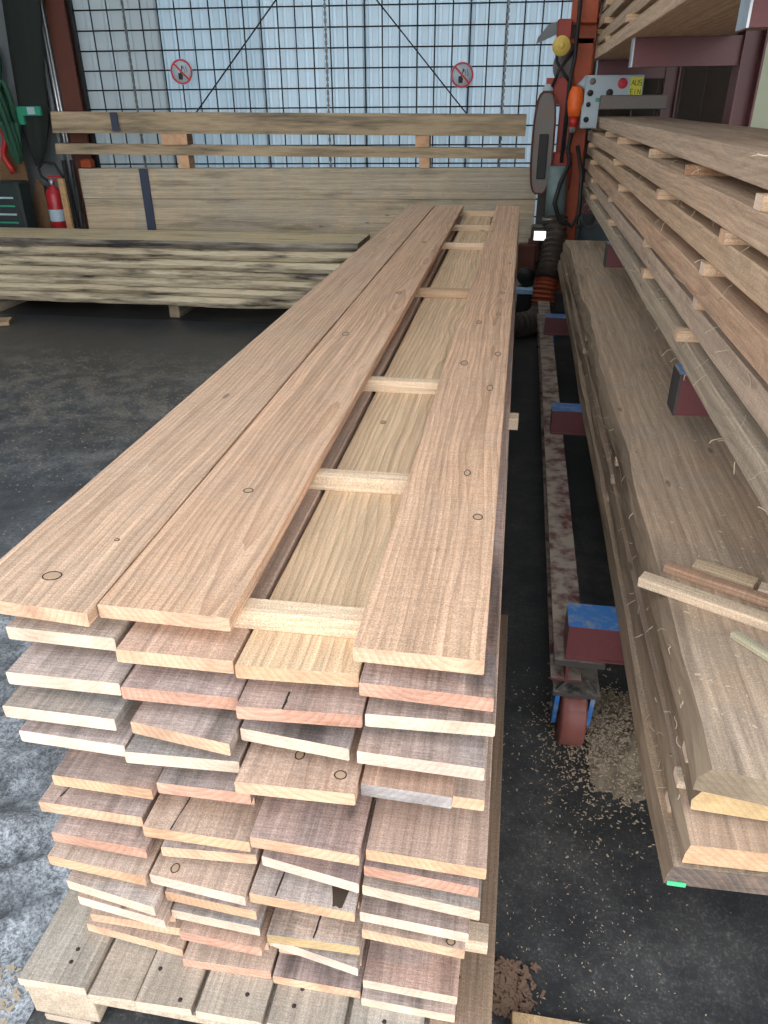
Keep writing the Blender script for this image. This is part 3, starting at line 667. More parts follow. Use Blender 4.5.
# ------------------------------------------------------------------ cantilever rack with two stickered stacks
rk = thing('cantilever_rack', 'dark red steel cantilever rack holding the right-hand timber stacks', 'rack', (1.05, 4.5, 0)); RL = rk.location
def rp(name, mb, mats, parent=None):
    o = mb.build(name, mats, rk if parent is None else parent)
    if parent is None: o.location = -RL
    return o
RY = (2.25, 4.55, 6.85)
for y in RY:
    rp('column', MB().box(1.0, 1.01, y - .08, y + .08, .02, 3.4).box(1.095, 1.105, y - .08, y + .08, .02, 3.4).box(1.01, 1.095, y - .005, y + .005, .02, 3.4), M['dark_red_clean'])
    rp('foot', MB().box(1.0, 1.9, y - .06, y + .06, 0, .02).box(1.105, 1.9, y - .005, y + .005, .02, .16).box(1.105, 1.9, y - .06, y + .06, .16, .17), M['dark_red_clean'])
    for zt in (.925, 1.895):
        x0 = .495
        arm = rp('arm', MB().box(x0, 1.0, y - .05, y + .05, zt - .008, zt).box(x0, 1.0, y - .05, y + .05, zt - .125, zt - .117).box(x0, 1.0, y - .047, y - .040, zt - .117, zt - .008), M['dark_red_clean'])
        MB().box(x0 - .006, x0, y - .052, y + .052, zt - .126, zt).build('end_plate', M['dark_steel'] if zt < 1 else M['steel'], arm)
        if zt < 1: MB().box(x0, x0 + .03, y - .051, y + .051, zt + .0, zt + .0012).build('blue_cap', M['blue_paint'], arm)

MP = .1035; TBK = .072
MIDN = ['bottom', 'second', 'third', 'fourth', 'fifth', 'top']
mid_tint = [(.86, .90, .86), (1.0, .98, .95), (1.06, .92, .80), (1.08, 1.0, .86), (1.05, .98, .88), (1.0, .98, .93)]
for k in range(6):
    z0 = .9265 + MP * k
    jx = (.0, .012, -.006, .008, -.004, .035)[k]; y0 = (1.0, 1.12, .98, 1.05, 1.0, 1.1)[k]
    for c in range(2):
        a = .502 + jx + c * .236; b_ = a + (.225 if c == 0 else .20)
        if c == 1 and k == 5: a += .0
        o = board('thick_plank', a, b_, y0 + c * .05, y0 + c * .05, (7.05, 7.1, 7.0, 7.12, 7.05, 6.95)[k] - c * .05, z0, z0 + TBK, 'rack_wood', 'end_dull', mid_tint[k] if c == 0 else (.95, .93, .9), n=14, wob=.003, ch=.003)
        tag(o, 'thick sawn plank in the middle rack stack, %s layer, %s' % (MIDN[k], 'left column' if c == 0 else 'right column behind it'), 'plank', 'thick planks of the middle rack stack')
    if k < 5:
        zz = z0 + TBK
        YS = ((2.3, 3.22, 4.7, 6.0, 6.95), (2.26, 3.3, 4.9, 6.1), (2.2, 4.4, 6.3), (2.06, 3.04, 4.7, 6.6), (1.83, 3.6, 4.73, 5.7, 6.9))[k]
        for q, y in enumerate(YS):
            xl = (.492, .494, .49, .492, .505)[k] + random.uniform(-.014, .012)
            o = stick('sticker', (xl, y, zz), (.955, y, zz), random.uniform(.042, .06), MP - TBK, 'pale', 'end_pale' if random.random() < .6 else 'end_peach', (.98, .88, .78))
            tag(o, 'sticker in the middle rack stack, %s gap upwards, %s from the camera' % (['lowest', 'second', 'third', 'fourth', 'topmost'][k], ['first', 'second', 'third', 'fourth', 'fifth'][q]), 'sticker', 'stickers of the middle rack stack')
UPN = ['bottom', 'second', 'third', 'fourth']
for k in range(4):
    z0 = 1.8965 + .098 * k
    for c in range(2):
        a = .463 + (0, .012, .0, .015)[k] + c * .245; b_ = a + .235
        o = board('thick_plank', a, b_, 1.45, 1.45, (7.0, 6.95, 7.05, 6.9)[k], z0, z0 + .066, 'rack_wood', 'end_dull', [(1.12, 1.06, .95), (1.0, .95, .85), (1.05, 1, .9), (1, .95, .88)][k], n=14, wob=.003, ch=.003)
        tag(o, 'thick sawn plank in the upper rack stack, %s layer, %s' % (UPN[k], 'left column' if c == 0 else 'right column'), 'plank', 'thick planks of the upper rack stack')
    if k < 3:
        zz = z0 + .066
        for q, y in enumerate((2.3, 3.6, 4.55, 5.9, 6.8)):
            xl = .455 + random.uniform(-.02, .01)
            o = stick('sticker', (xl, y, zz), (.93, y, zz), .06, .032, 'pale', 'end_pale', (.95, .85, .7))
            tag(o, 'sticker in the upper rack stack, %s gap upwards, %s from the camera' % (['lowest', 'second', 'third'][k], ['first', 'second', 'third', 'fourth', 'fifth'][q]), 'sticker', 'stickers of the upper rack stack')
# extra offcuts lying on the fifth layer, under the top plank
for (x, y, wd, lab) in ((.507, 2.73, .06, 'red-ended offcut lying on the middle rack stack under its top plank'), (.52, 4.95, .06, 'short pale offcut lying on the middle rack stack beyond the red-ended one')):
    zz = .9265 + MP * 4 + TBK
    o = stick('offcut', (x, y, zz), (x + .22, y - .02, zz), wd, MP - TBK - .002, 'larch', 'end_red', (.7, .55, .42)); tag(o, lab, 'offcut')

# stringy wood fibres hanging from the sawn edges
def fibres(name, label, lines, count, seed, sc=1.0):
    random.seed(seed); mb = MB()
    for i in range(count):
        x, y, z = random.choice(lines)
        y = y[0] + (y[1] - y[0]) * random.random() ** 1.5; L = random.uniform(.012, .055) * sc; a = random.uniform(0, 6.3); p = Vector((x + random.uniform(-.004, .006), y, z)); pts = [p.copy()]
        d = Vector((-abs(math.cos(a)) * .5, math.sin(a), random.uniform(-.6, .5))).normalized()
        for s_ in range(5):
            p = p + d * L / 5; d = (d + Vector((random.uniform(-.5, .5), random.uniform(-.6, .6), random.uniform(-.7, .3)))).normalized(); p.x = min(p.x, x + .006); pts.append(p.copy())
        mb.tube(pts, random.uniform(.0007, .0014), 3, 0, False)
    return tag(mb.build(name, M['fibre']), label, 'wood fibres', kind='stuff')
fibres('wood_fibre', 'stringy pale wood fibres hanging off the edges of the middle rack stack', [(.506, (1.3, 6.5), .9265 + MP * k + TBK * f) for k in range(6) for f in (0, 1)], 150, 3)
fibres('wood_fibre', 'stringy pale wood fibres along the left edges of the trolley slabs', [(.340, (.95, 4.5), z) for z in (.513, .574, .634, .700)], 80, 4, .6)
random.seed(11)

# ------------------------------------------------------------------ left slab stack
LG = 'waney slabs of the left stack'
zz = .13; LT = [(.085, .02), (.07, .0), (.075, .03), (.07, .01), (.08, .03), (.085, .0), (.065, .02)]
names = ['bottom', 'second', 'third', 'fourth', 'fifth', 'sixth', 'top']
for i, (th, dx) in enumerate(LT):
    # built along y then turned so that it runs along x
    mb = slab_mb(0, .56, 0, 4.2, 0, th - .006, 60, .012, .030, 0, .42, 20 + i, bev=(.5, 1.0), rnd=.8)
    o = mb.build('waney_slab', [M['old'], M['bark_top'] if i == 6 else M['bark_left'], M['end_dull']], loc=(-5.28, 6.55, zz)); o.rotation_euler = (0, 0, -math.pi / 2 - .004)
    o.scale = (1, (4.06 - dx) / 4.2, 1); o.color = (1.5, 1.4, 1.15, 1)
    tag(o, 'old waney slab with streaked bark edge in the left stack, %s layer' % names[i], 'slab', LG); zz += th
for x in (-4.6, -2.9, -1.55):
    o = stick('bearer', (x, 6.12, 0), (x, 6.54, 0), .09, .129, 'old', 'end_dull'); tag(o, {-4.6: 'dark wooden bearer under the left slab stack, far left', -2.9: 'dark wooden bearer under the middle of the left slab stack', -1.55: 'dark wooden bearer under the right end of the left slab stack'}[x], 'bearer')
# scrap of brown board on the floor at the far left
o = stick('offcut', (-4.9, 5.40, .008), (-4.2, 5.72, .008), .18, .03, 'old', 'end_dull', (1.1, .9, .7)); tag(o, 'brown board offcut on the floor before the left slab stack', 'offcut')

# ------------------------------------------------------------------ timber piled against the back wall
def along_x(name, x0, x1, ya, yb, za, zb, dpt, th, mats, tint, seed, n=50, aw=.0, bw=.01, slope=.1):
    """slab from (x0,ya,za) to (x1,yb,zb) running along x, front face at ya/yb, depth dpt away from the camera, height th"""
    Lx = math.hypot(x1 - x0, yb - ya)
    mb = slab_mb(-dpt, 0, 0, Lx, 0, th, n, aw, bw, 0, slope, seed, bev=(.3, 1))
    o = mb.build(name, mats, loc=(x0, ya, za)); o.rotation_euler = (0, 0, 0)
    yaw = math.atan2(yb - ya, x1 - x0); o.rotation_euler = (0, 0, 0)
    R_ = Matrix.Rotation(yaw, 4, 'Z') @ Matrix.Rotation(-math.atan2(zb - za, Lx), 4, 'Y') @ Matrix.Rotation(-math.pi / 2, 4, 'Z')
    o.matrix_world = Matrix.Translation((x0, ya, za)) @ R_; o.color = (*tint, 1); return o
Y0, Y1 = 6.80, 7.12
def bx(z, wd, seed, tint, label, tz=.0):
    o = along_x('timber_baulk', -3.95, .12, Y0, Y1, z, z - tz, .13, wd, [M['old'], M['old'], M['end_dull']], tint, seed, 30, 0, .004, .02); return tag(o, label, 'timber')
bx(0, .42, 41, (1, 1, 1), 'big grey timber baulk at the foot of the back wall pile')
bx(.424, .45, 42, (1.12, 1.08, 1.0), 'broad stained timber baulk in the middle of the back wall pile')
bx(.878, .247, 43, (1.1, 1.06, .98), 'upper grey timber baulk of the back wall pile')
def face_block(x, z0, z1, w, dpt, label, tint, zoff=0):
    y = Y0 + (Y1 - Y0) * (x + 4.08) / 4.2
    o = stick('spacer_block', (x, y - .01, z0), (x, y + dpt, z0), w, z1 - z0, 'larch', 'end_orange', tint); return tag(o, label, 'spacer block')
mk = [M['old'], M['bark_back'], M['end_cream']]
o = along_x('waney_slab', -4.13, .0, 6.79, 7.10, 1.246, 1.195, .13, .082, mk, (1.2, 1.05, .85), 51, 60, 0, .012, .25); tag(o, 'thin waney slab lying second from the top on the back wall pile', 'slab')
o = along_x('waney_slab', -4.12, -.01, 6.79, 7.10, 1.414, 1.368, .13, .165, mk, (1.2, 1.08, .9), 52, 60, 0, .014, .2); tag(o, 'thick waney slab lying on top of the back wall pile', 'slab')
face_block(-2.97, 1.127, 1.230, .10, .12, 'light brown spacer block low on the left of the back wall pile', (1, .9, .75))
face_block(-3.03, 1.316, 1.400, .24, .12, 'brown spacer block high on the left of the back wall pile', (.62, .5, .4))
face_block(-.85, 1.127, 1.204, .09, .12, 'pale spacer block low on the right of the back wall pile', (1, .95, .8))
face_block(-.87, 1.29, 1.375, .12, .12, 'orange-brown spacer block high on the right of the back wall pile', (1, .85, .65))
# dark strap around the baulks
y_ = Y0 + (Y1 - Y0) * (-3.34 + 3.95) / 4.07
o = MB().box(-3.385, -3.305, y_ - .016, y_ - .006, .424, 1.126).build('dark_strap', M['oil_blue']); tag(o, 'dark blue strap down the left part of the back wall baulks', 'strap')
y_ = 6.79 + .31 * (-3.53 + 4.12) / 4.11
o = MB().box(-3.565, -3.50, y_ - .022, y_ - .016, 1.425, 1.57).build('dark_strap', M['oil_blue']); tag(o, 'short dark blue strap across the thick slab on top of the back wall pile', 'strap')
o = MB().box(-3.94, -3.84, 6.83, 6.92, 1.128, 1.20, ch=.01).build('orange_clamp', M['orange']); tag(o, 'small orange block on the left end of the back wall pile', 'block')

# ------------------------------------------------------------------ left corner clutter
o = MB().box(-4.85, -4.10, 7.06, 7.08, 0, 3.2).build('grey_sheet', M['wall_grey']); tag(o, 'grey metal sheet leaning in the back left corner', 'metal sheet')
ex = thing('fire_extinguisher', 'red fire extinguisher with pale blue label in the back left corner', 'fire extinguisher', (-4.235, 6.80, .565))
ST = MB().box(-4.40, -4.06, 6.68, 6.92, 0, .562, ch=.004).build('wooden_box', M['board_brown']); tag(ST, 'low dark wooden box under the red fire extinguisher', 'box')
MB().lathe([(0, 0), (.068, 0), (.075, .012), (.075, .34), (.06, .38), (.03, .41), (.022, .42), (0, .42)], 20).build('cylinder', M['ext_red'], ex)
MB().lathe([(.0762, .12), (.0762, .22)], 20).build('label_band', M['ext_label'], ex)
MB().lathe([(0, .42), (.025, .42), (.025, .47), (0, .47)], 12).build('valve', M['steel'], ex)
MB().box(-.02, .10, -.012, .012, .455, .472).box(-.02, .11, -.012, .012, .49, .505).build('handle', M['ext_red'], ex)
MB().tube([(-.02, 0, .45), (-.09, 0, .50), (-.10, 0, .56), (-.04, 0, .62), (.06, 0, .60), (.12, 0, .50), (.14, 0, .38), (.125, 0, .12)], .013, 8).build('hose', M['rubber'], ex)
# hanging canvas roll with green band
cv = thing('canvas_roll', 'dark green canvas bundle hanging in the corner with a green and white band', 'canvas', (-4.36, 6.85, 1.14))
mb = MB(); nR = 22; vs = []
prof = [(.0, .03), (.12, .07), (.35, .125), (.48, .125), (.9, .145), (1.3, .165), (1.9, .16)]
for h, r in prof:
    for j in range(nR):
        a = 2 * math.pi * j / nR; rr = r * (1 + .16 * math.sin(5 * a + h * 2) + .07 * math.sin(9 * a)); vs.append((rr * math.cos(a) * .95 + .13 * h, rr * math.sin(a) * .45, h))
fs = [(i * nR + j, i * nR + (j + 1) % nR, (i + 1) * nR + (j + 1) % nR, (i + 1) * nR + j) for i in range(len(prof) - 1) for j in range(nR)] + [tuple(range(nR))[::-1], tuple(range((len(prof) - 1) * nR, len(prof) * nR))]
mb.add(vs, fs, 0, True); mb.build('canvas', M['dark_cloth'], cv)
MB().box(-.07, .17, -.078, -.05, .41, .48).box(-.06, .0, -.08, -.05, .34, .44).build('green_band', M['tag_green'], cv)
MB().box(.05, .12, -.081, -.078, .42, .475).build('white_tag', M['ext_label'], cv)
for i, (x, w_, m_, lab) in enumerate(((-4.13, .016, 'steel', 'bright metal rod standing between the canvas bundle and brown-red post'), (-4.095, .012, 'steel', 'thin bright metal rod beside the brown-red corner post'), (-4.17, .02, 'wall_grey', 'grey rod standing beside the canvas bundle'))):
    o = MB().tube([(x, 6.99 - .012 * i, 0), (x - .02, 6.99 - .012 * i, 3.0)], w_, 8).build('metal_rod', M[m_]); tag(o, lab, 'rod')
for i, (x, lab) in enumerate(((-3.93, 'black pipe leaning beside the left end of the back wall baulks'), (-3.99, 'second black pipe leaning beside the fire extinguisher'))):
    o = MB().tube([(x - .06, 6.72 - .03 * i, 0), (x - .03, 6.74 - .03 * i, 1.2)], .02, 8).build('black_pipe', M['rubber']); tag(o, lab, 'pipe')
def panel(x0, x1, y, z1, label, mat, t=.02, lean=.0):
    o = MB().prism([(x0, 0), (x1, 0), (x1 + lean, z1 * .94), (x0 + (x1 - x0) * .55 + lean, z1), (x0 + lean, z1 * .8)], 'y', y, y + t).build('plywood_sheet', M[mat]); o.color = (1, 1, 1, 1); return tag(o, label, 'panel')
panel(-4.78, -4.50, 6.85, 1.40, 'brown plywood panel leaning behind the dark machine at far left', 'board_brown')
panel(-4.54, -4.41, 6.93, 1.03, 'narrow brown board standing left of the fire extinguisher', 'board_brown')
o = MB().box(-4.05, -3.995, 6.60, 6.63, 0, 1.06, ch=.002).build('wood_lath', M['pale']); o.color = (.75, .6, .42, 1); tag(o, 'pale upright lath right of the fire extinguisher', 'lath')
mc = thing('dark_machine', 'dark green machine case with pale strips at the far left edge', 'machine', (-4.62, 6.70, 0))
MB().box(-.30, .17, -.10, .10, 0, 1.03, ch=.02).build('case', M['machine_dark'], mc)
for i in range(4): MB().box(-.10 + .02 * i, .10, -.105, -.10, .68 + .07 * i, .695 + .07 * i).build('strip', M['ext_label'] if i % 2 else M['tag_green'], mc)
o = MB().tube([(-4.64 + .04 * math.sin(i * .8), 6.94 + .02 * math.cos(i), 2.1 - i * .06) for i in range(19)], [.03 + .03 * math.sin(math.pi * i / 18) for i in range(19)], 8).build('green_hose', M['green_cloth']); tag(o, 'green hose bundle hanging at the far left edge', 'hose')
mb = MB()
for s_ in range(3):
    mb.tube([(-4.48 + .06 * math.cos(a_ * .42 + s_), 6.74 - .045 * s_, 1.50 + .32 * math.sin(a_ * .42)) for a_ in range(16)], .022, 7)
tag(mb.build('green_hose', M['green_cloth']), 'looped green hose coil hung beside the dark canvas bundle', 'hose')
o = MB().tube([(-4.60 + .03 * math.sin(i), 6.76, 1.45 - i * .045) for i in range(9)], .025, 7).build('red_rope', M['plug_red']); tag(o, 'red cable hanging above the dark machine at far left', 'cable')

# ------------------------------------------------------------------ bandsaw mill at the far right
sw = thing('bandsaw_mill', 'orange bandsaw mill standing between the back wall pile and the rack', 'sawmill', (.30, 6.75, 0)); SL = sw.location
def sp(name, mb, mats):
    o = mb.build(name, mats, sw); o.location = -SL; return o
sp('mast', MB().box(.32, .46, 6.74, 6.86, .02, 2.9, ch=.006).prism([(.30, 2.03), (.44, 2.03), (.44, 1.45), (.37, 1.45)], 'y', 6.70, 6.74), M['orange'])
sp('mast_rail', MB().box(.24, .30, 6.72, 6.80, .02, 1.62, ch=.004), M['orange_red'])
sp('head_frame', MB().box(.26, .45, 6.66, 6.74, 2.12, 2.9, ch=.008), M['orange'])
sp('motor_box', MB().box(.165, .27, 6.62, 6.72, 2.01, 2.15, ch=.008), M['orange_red'])
sp('cross_rail', MB().box(.27, .45, 6.70, 6.76, 2.0, 2.03), M['orange_red'])
sp('tension_wheel', MB().lathe([(0, -.02), (.062, -.02), (.066, -.01), (.066, .02), (0, .02)], 20, (.205, 6.59, 1.98), 'y').lathe([(0, -.03), (.022, -.03), (.022, -.02)], 12, (.205, 6.59, 1.98), 'y'), M['yellow'])
mb = MB(); A = []
for i in range(22):
    a = math.pi * 2 * i / 22; A.append((.13 + .082 * math.copysign(abs(math.cos(a)) ** .6, math.cos(a)), 1.33 + .36 * math.copysign(abs(math.sin(a)) ** .7, math.sin(a))))
sp('blade_guard', mb.prism(A, 'y', 6.62, 6.74), M['grey_guard'])
sp('guard_rim', MB().tube([(p[0], 6.615, p[1]) for p in A] + [(A[0][0], 6.615, A[0][1])], .008, 6), M['brown_red'])
sp('guard_slot', MB().box(.10, .17, 6.605, 6.622, 1.08, 1.40, ch=.004), M['rubber'])
sp('wheel_bracket', MB().box(.12, .28, 6.70, 6.76, 1.60, 1.78), M['orange_red'])
sp('pulley', MB().lathe([(0, -.015), (.04, -.015), (.04, .015), (0, .015)], 16, (.135, 6.68, 1.70), 'y'), M['panel_grey'])
sp('belt', MB().tube([(.17, 6.68, 2.0), (.185, 6.67, 1.88), (.25, 6.66, 1.80), (.30, 6.66, 1.74)], .012, 6).tube([(.30, 6.67, 1.95), (.21, 6.66, 1.84), (.165, 6.66, 1.72)], .012, 6), M['rubber'])
sp('large_pulley', MB().lathe([(0, -.02), (.15, -.02), (.15, .02), (0, .02)], 24, (.31, 6.78, 1.86), 'y'), M['grey_guard'])
sp('side_arm', MB().prism([(.02, 2.0), (.17, 2.06), (.17, 2.14), (.10, 2.12), (.03, 2.04)], 'y', 6.66, 6.70), M['wall_grey'])
sp('carriage', MB().box(.10, .50, 6.76, 6.95, .30, .70, ch=.01).box(.135, .48, 7.14, 7.2, .0, 1.12).box(.02, .50, 6.62, 6.86, .02, .20, ch=.01), M['dark_steel'])
sp('bed_frame', MB().box(.00, .15, 6.60, 6.70, .30, .58, ch=.01).box(.08, .17, 6.62, 6.70, .44, .62, ch=.006), M['brown_red'])
sp('gear_case', MB().box(.02, .15, 6.44, 6.56, .0, .22, ch=.015).tube([(.03, 6.46, .26), (.12, 6.42, .30), (.14, 6.46, .40)], .02, 7).lathe([(0, -.03), (.07, -.03), (.07, .03), (0, .03)], 14, (.08, 6.44, .36), 'y'), M['rubber'])
k = N('glowing_window_glimpse'); e_ = k.n('ShaderNodeEmission', {'Color': (1, 1, 1), 'Strength': 1.6}); k.t.links.new(e_.outputs[0], k.out.inputs[0]); M['daylight'] = k.m  # glowing surface stands in for a window glimpsed past the saw
lm = thing('window_glimpse', 'small glowing white patch standing for a glimpsed window, low beside the dust hose', 'daylight', (.165, 6.46, .675))
MB().box(-.052, .052, 0, .05, -.04, .04, ch=.006).build('glimpse_backing', M['dark_steel'], lm)  # added backing and foot that hold the glowing patch
MB().box(-.046, .046, -.004, 0, -.034, .034).build('glimpse_glow', M['daylight'], lm)
MB().box(-.02, .02, .02, .05, -.055, -.04).build('glimpse_foot', M['dark_steel'], lm)
o = MB().box(.005, .155, 6.38, 6.44, .225, .275, ch=.008).build('light_blue_tray', M['light_blue']); tag(o, 'light blue plastic tray low on the saw, left of the orange hose', 'tray')
# dust hose
dh = thing('dust_hose', 'corrugated dust hose with an orange section hanging from the teal grey pipe', 'hose', (.30, 6.5, 0))
def hose(pts, r0, rings_, mat, name):
    P = []; R_ = []
    pts = [Vector(p) for p in pts]; n = len(pts) - 1
    tot = rings_ * 4
    for i in range(tot + 1):
        t = i / tot * n; j = min(int(t), n - 1); f = t - j
        p0 = pts[max(j - 1, 0)]; p1 = pts[j]; p2 = pts[j + 1]; p3 = pts[min(j + 2, n)]
        P.append(.5 * ((2 * p1) + (p2 - p0) * f + (2 * p0 - 5 * p1 + 4 * p2 - p3) * f * f + (3 * p1 - p0 - 3 * p2 + p3) * f ** 3)); R_.append(r0 * (1 + .12 * math.sin(i * math.pi / 2)))
    o = MB().tube(P, R_, 16).build(name, mat, dh); o.location = -Vector((.30, 6.5, 0)); return o
hose([(.275, 6.575, .80), (.285, 6.50, .62), (.27, 6.40, .45), (.245, 6.33, .36)], .092, 13, M['hose_dark'], 'hose_section')
h2 = hose([(.245, 6.33, .36), (.235, 6.29, .27), (.23, 6.27, .16)], .088, 8, M['hose_orange'], 'hose_section'); h2['label'] = 'orange corrugated section'
hose([(.23, 6.27, .16), (.22, 6.2, .11), (.16, 6.0, .10), (.10, 5.92, .10), (-.0, 5.87, .10)], .088, 13, M['hose_dark'], 'hose_section')
o = MB().tube([(.26, 6.575, 1.18), (.275, 6.575, .80)], [.075, .082], 16).build('duct_pipe', M['pipe_teal'], dh); o.location = (-.30, -6.5, 0)
o = MB().lathe([(.095, -.01), (.1, -.01), (.1, .01), (.095, .01)], 18, (.275, 6.575, .79)).build('hose_clamp', M['steel'], dh); o.location = (-.30, -6.5, 0)
sp('duct_hood', MB().box(.19, .37, 6.665, 6.715, 1.0, 1.27, ch=.01), M['orange_red'])
# control cabinet and plug
cb = thing('control_cabinet', 'pale grey control cabinet with buttons and yellow sticker beside the saw mast', 'control box', (.62, 6.55, 1.44))
MB().box(-.215, .20, 0, .12, .15, .35, ch=.006).box(-.225, -.10, .0, .12, 0, .16, ch=.006).build('case', M['panel_grey'], cb)
for (x, z, r, m_) in ((-.165, .31, .022, 'grey_guard'), (-.175, .235, .022, 'rubber'), (-.18, .16, .017, 'rubber'), (-.035, .235, .026, 'rubber'), (.05, .295, .035, 'sign_red'), (-.185, .06, .02, 'rubber')):
    MB().lathe([(0, -.012), (r * .8, -.012), (r, -.006), (r, 0)], 16, (x, 0, z), 'y').build('button', M[m_], cb)
stk = MB().box(.105, .19, -.003, 0, .205, .335).build('yellow_sticker', M['sticker_yellow'], cb)
mb = MB()   # scribbled two-line marking
def letter(segs, x, z, s_):
    for (x0, z0, x1, z1) in segs: mb.tube([(x + x0 * s_, -.0038, z + z0 * s_), (x + x1 * s_, -.0038, z + z1 * s_)], .002, 4)
LA = [(0, 0, .35, 1), (.35, 1, .7, 0), (.15, .4, .55, .4)]; LU = [(0, 1, 0, 0), (0, 0, .6, 0), (.6, 0, .6, 1)]; LS = [(.6, 1, 0, 1), (0, 1, 0, .5), (0, .5, .6, .5), (.6, .5, .6, 0), (.6, 0, 0, 0)]
LE = [(.6, 1, 0, 1), (0, 1, 0, 0), (0, .5, .5, .5), (0, 0, .6, 0)]; LI = [(.2, 0, .2, 1)]; LN = [(0, 0, 0, 1), (0, 1, .6, 0), (.6, 0, .6, 1)]
for i, l in enumerate((LA, LU, LS)): letter(l, .114 + i * .026, .283, .032)
for i, l in enumerate((LE, LI, LN)): letter(l, .112 + i * .026, .225, .032)
mb.build('sticker_marking', M['ink'], stk)
o = MB().box(-.13, .21, -.02, 0, .178, .203, ch=.003).build('green_brush_strip', M['tag_green'], cb)
pg = thing('power_plug', 'orange and red power plug with black cable hanging at the saw mast', 'plug', (.345, 6.60, 1.62))
MB().lathe([(0, -.10), (.045, -.10), (.055, -.06), (.062, .0), (.055, .06), (.035, .10), (0, .10)], 14).build('plug_body', M['plug_orange'], pg)
MB().lathe([(0, -.17), (.03, -.17), (.034, -.10), (0, -.10)], 12).build('collar', M['plug_red'], pg)
MB().lathe([(0, -.21), (.026, -.21), (.03, -.17), (0, -.17)], 12).build('cable_gland', M['grey_guard'], pg)
MB().tube([(0, 0, -.20), (-.02, 0, -.32), (.0, -.06, -.42), (-.06, -.13, -.56), (-.09, -.135, -.70), (-.04, -.14, -.82), (.06, -.135, -.87), (.11, -.12, -.78), (.10, -.08, -.5), (.05, -.02, -.3)], .016, 8).build('cable', M['rubber'], pg)
MB().tube([(.03, .03, .09), (.07, .05, .14), (.12, .06, .12)], .035, 8).build('socket_arm', M['panel_grey'], pg)
o = MB().tube([(.305, 6.63, 2.9), (.31, 6.60, 2.2), (.31, 6.60, 1.9), (.29, 6.60, 1.75), (.285, 6.59, 1.2)], .014, 8).build('black_cable', M['rubber']); tag(o, 'black cable running down the front of the orange saw mast', 'cable')
# grey beam and cabinet behind the rack
o = MB().box(.52, 1.0, 6.50, 6.60, 1.567, 1.66, ch=.006).build('steel_beam', M['grey_guard']); tag(o, 'dirty grey steel beam end above the far end of the middle stack', 'beam')
o = MB().box(.52, .97, 7.16, 7.40, .0, .86, ch=.01).build('steel_cabinet', M['cabinet_blue']); tag(o, 'dark blue-grey steel cabinet behind the rack, right of the hose', 'cabinet')
o = MB().tube([(.53, 7.12, .82), (.53, 7.11, .72), (.57, 7.10, .66), (.63, 7.10, .67), (.66, 7.10, .76)], .012, 7).build('grey_cable', M['grey_guard']); tag(o, 'grey cable loop in front of the dark cabinet', 'cable')

# ------------------------------------------------------------------ floor covering, sawdust
mb = MB(); nx, ny = 130, 130
FOLDS = ((-1.06, 1.46, -.90, 1.16, .055, .035), (-1.10, .92, -.86, 1.13, .06, .03), (-1.04, .83, -.86, .98, .05, .026), (-1.32, 1.2, -1.1, 1.5, .035, .04), (-1.5, 1.0, -1.15, 1.1, .05, .05), (-1.6, 1.85, -1.3, 1.75, .03, .04), (-2.0, 3.1, -1.75, 4.1, .012, .05), (-2.2, 2.6, -1.5, 3.0, .015, .04))
def sheet_h(x, y):
    u = Vector((x, y, 0))
    edge = min(1, max(0, (x + 3.2) / .3)) * min(1, max(0, (-.87 - x) / .02 + .0)) 
    f1 = abs(mnoise.noise(Vector((x * 1.7 + y * 1.1, y * .55 - x * .4, 3.1)))); f2 = abs(mnoise.noise(Vector((x * 4.3 - y * 1.2, y * 1.9 + x * 1.7, 8.2))))
    near = max(0, min(1, (2.9 - y) / 1.6))
    h = (.17 * max(0, .30 - f1) ** 1.2 * 3.0 + .035 * max(0, .3 - f2) * 2) * (.05 + .95 * near)
    for (ax, ay, bx_, by, hh, ww) in FOLDS:
        dx, dy = bx_ - ax, by - ay; t = max(0, min(1, ((x - ax) * dx + (y - ay) * dy) / (dx * dx + dy * dy)))
        d = math.hypot(x - ax - dx * t, y - ay - dy * t) + .012 * mnoise.noise(Vector((x * 9, y * 9, 2)))
        h += hh * math.exp(-(d / ww) ** 2)
    return .003 + h
vs = []
for j in range(ny + 1):
    for i in range(nx + 1):
        x = -5.2 + 4.34 * (i / nx) ** .7; y = .25 + 5.75 * (j / ny) ** 1.5
        vs.append((x + .03 * mnoise.noise(Vector((y * 2, 1, 1))) * (i == 0), y, sheet_h(x, y)))
fs = [(j * (nx + 1) + i, j * (nx + 1) + i + 1, (j + 1) * (nx + 1) + i + 1, (j + 1) * (nx + 1) + i) for j in range(ny) for i in range(nx)]
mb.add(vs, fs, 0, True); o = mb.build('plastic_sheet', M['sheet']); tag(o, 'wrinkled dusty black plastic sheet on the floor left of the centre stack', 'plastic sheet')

def chips(name, label, mat, count, fn, smin, smax, seed, cat='sawdust'):
    random.seed(seed); mb = MB()
    for i in range(count):
        x, y, z = fn(); s_ = random.uniform(smin, smax); a = random.uniform(0, 6.28); t = random.uniform(-.5, .5)
        c, d = math.cos(a), math.sin(a); l, wd = s_, s_ * random.uniform(.25, .6)
        q = [(-l, -wd, -t * l * .3), (l, -wd * .6, t * l * .3), (l * .8, wd, t * l * .4), (-l * .9, wd * .7, -t * l * .2)]
        q = [(x + c * u - d * v, y + d * u + c * v, z + abs(h) * .6 + .0015) for u, v, h in q]
        top = [(u, v, h + s_ * .12) for u, v, h in q]
        mb.add(q + top, [(0, 3, 2, 1), (4, 5, 6, 7), (0, 1, 5, 4), (1, 2, 6, 5), (2, 3, 7, 6), (3, 0, 4, 7)], 0)
    return tag(mb.build(name, mat), label, cat, kind='stuff')
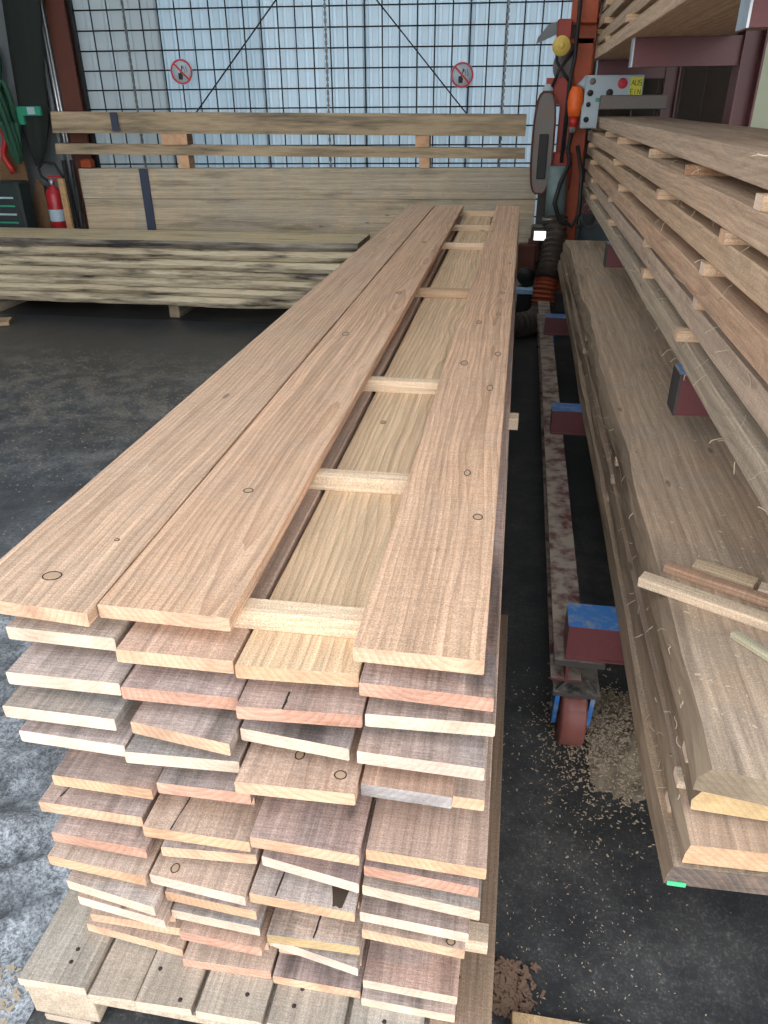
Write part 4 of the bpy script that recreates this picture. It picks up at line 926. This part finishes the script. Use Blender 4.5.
chips('sawdust', 'scattered pale sawdust flecks on the dark floor between the stacks', M['chip'], 900, lambda: ((lambda y: (random.gauss(.30 - .10 * (1.7 - y), .10), y, 0))(random.uniform(.75, 1.9))), .0008, .0028, 21)
chips('sawdust', 'pale sawdust flecks scattered over the floor on the left', M['chip'], 2600, lambda: ((lambda x, y: (x, y, sheet_h(x, y)))(random.uniform(-3.5, -.95), 1.2 + 4.0 * random.betavariate(3, 1.6))), .002, .007, 22)
def on_mound(x, y): return .05 * math.exp(-((x - .40) / .13) ** 2 - ((y - 1.66) / .16) ** 2)
mb = MB(); n_ = 40; vs = []
for j in range(n_ + 1):
    for i in range(n_ + 1):
        x = .30 + .34 * i / n_; y = 1.36 + .62 * j / n_
        vs.append((x, y, on_mound(x, y) * (1 + .5 * mnoise.noise(Vector((x * 30, y * 30, 1)))) + .008 * mnoise.noise(Vector((x * 60, y * 60, 4))) - .009))
mb.add(vs, [(j * (n_ + 1) + i, j * (n_ + 1) + i + 1, (j + 1) * (n_ + 1) + i + 1, (j + 1) * (n_ + 1) + i) for j in range(n_) for i in range(n_)], 0, True)
tag(mb.build('sawdust_pile', M['sawdust']), 'heap of pale sawdust on the floor behind the trolley wheel', 'sawdust', kind='stuff')
chips('sawdust', 'coarse pale sawdust heaped around the trolley wheel', M['chip'], 2600, lambda: ((lambda x, y: (x, y, max(0, on_mound(x, y) - .003)))(random.gauss(.36, .10), random.gauss(1.64, .12))), .0015, .005, 23)
chips('bark_shavings', 'brown shavings on the floor at the right front corner of the pallet', M['chip_brown'], 420, lambda: (.065 + abs(random.gauss(0, .035)), random.uniform(.86, .97), random.uniform(0, .012)), .003, .010, 24, 'shavings')
chips('sawdust', 'pale chips on the sheet at the bottom left corner of the pallet', M['chip'], 260, lambda: ((lambda x, y: (x, y, sheet_h(x, y)))(-.90 - abs(random.gauss(0, .05)), random.uniform(.60, .78))), .002, .006, 25)
chips('sawdust', 'loose sawdust crumbs lying on the top trolley slab', M['fibre'], 380, lambda: (random.uniform(.38, .75), random.uniform(1.0, 3.2), .700), .0015, .006, 26)
chips('sawdust', 'sawdust crumbs on the top face of the middle rack stack', M['fibre'], 120, lambda: (random.uniform(.515, .60), random.uniform(1.6, 4.0), .9265 + MP * 4 + TBK), .0015, .005, 27)
# board lying at the bottom edge of the picture
o = board('board_offcut', .10, 1.1, -.1, -.1, .85, 0, .045, 'pale', 'end_cream', (.8, .68, .5), n=3); tag(o, 'pale board lying on the floor at the bottom right of the picture', 'board')
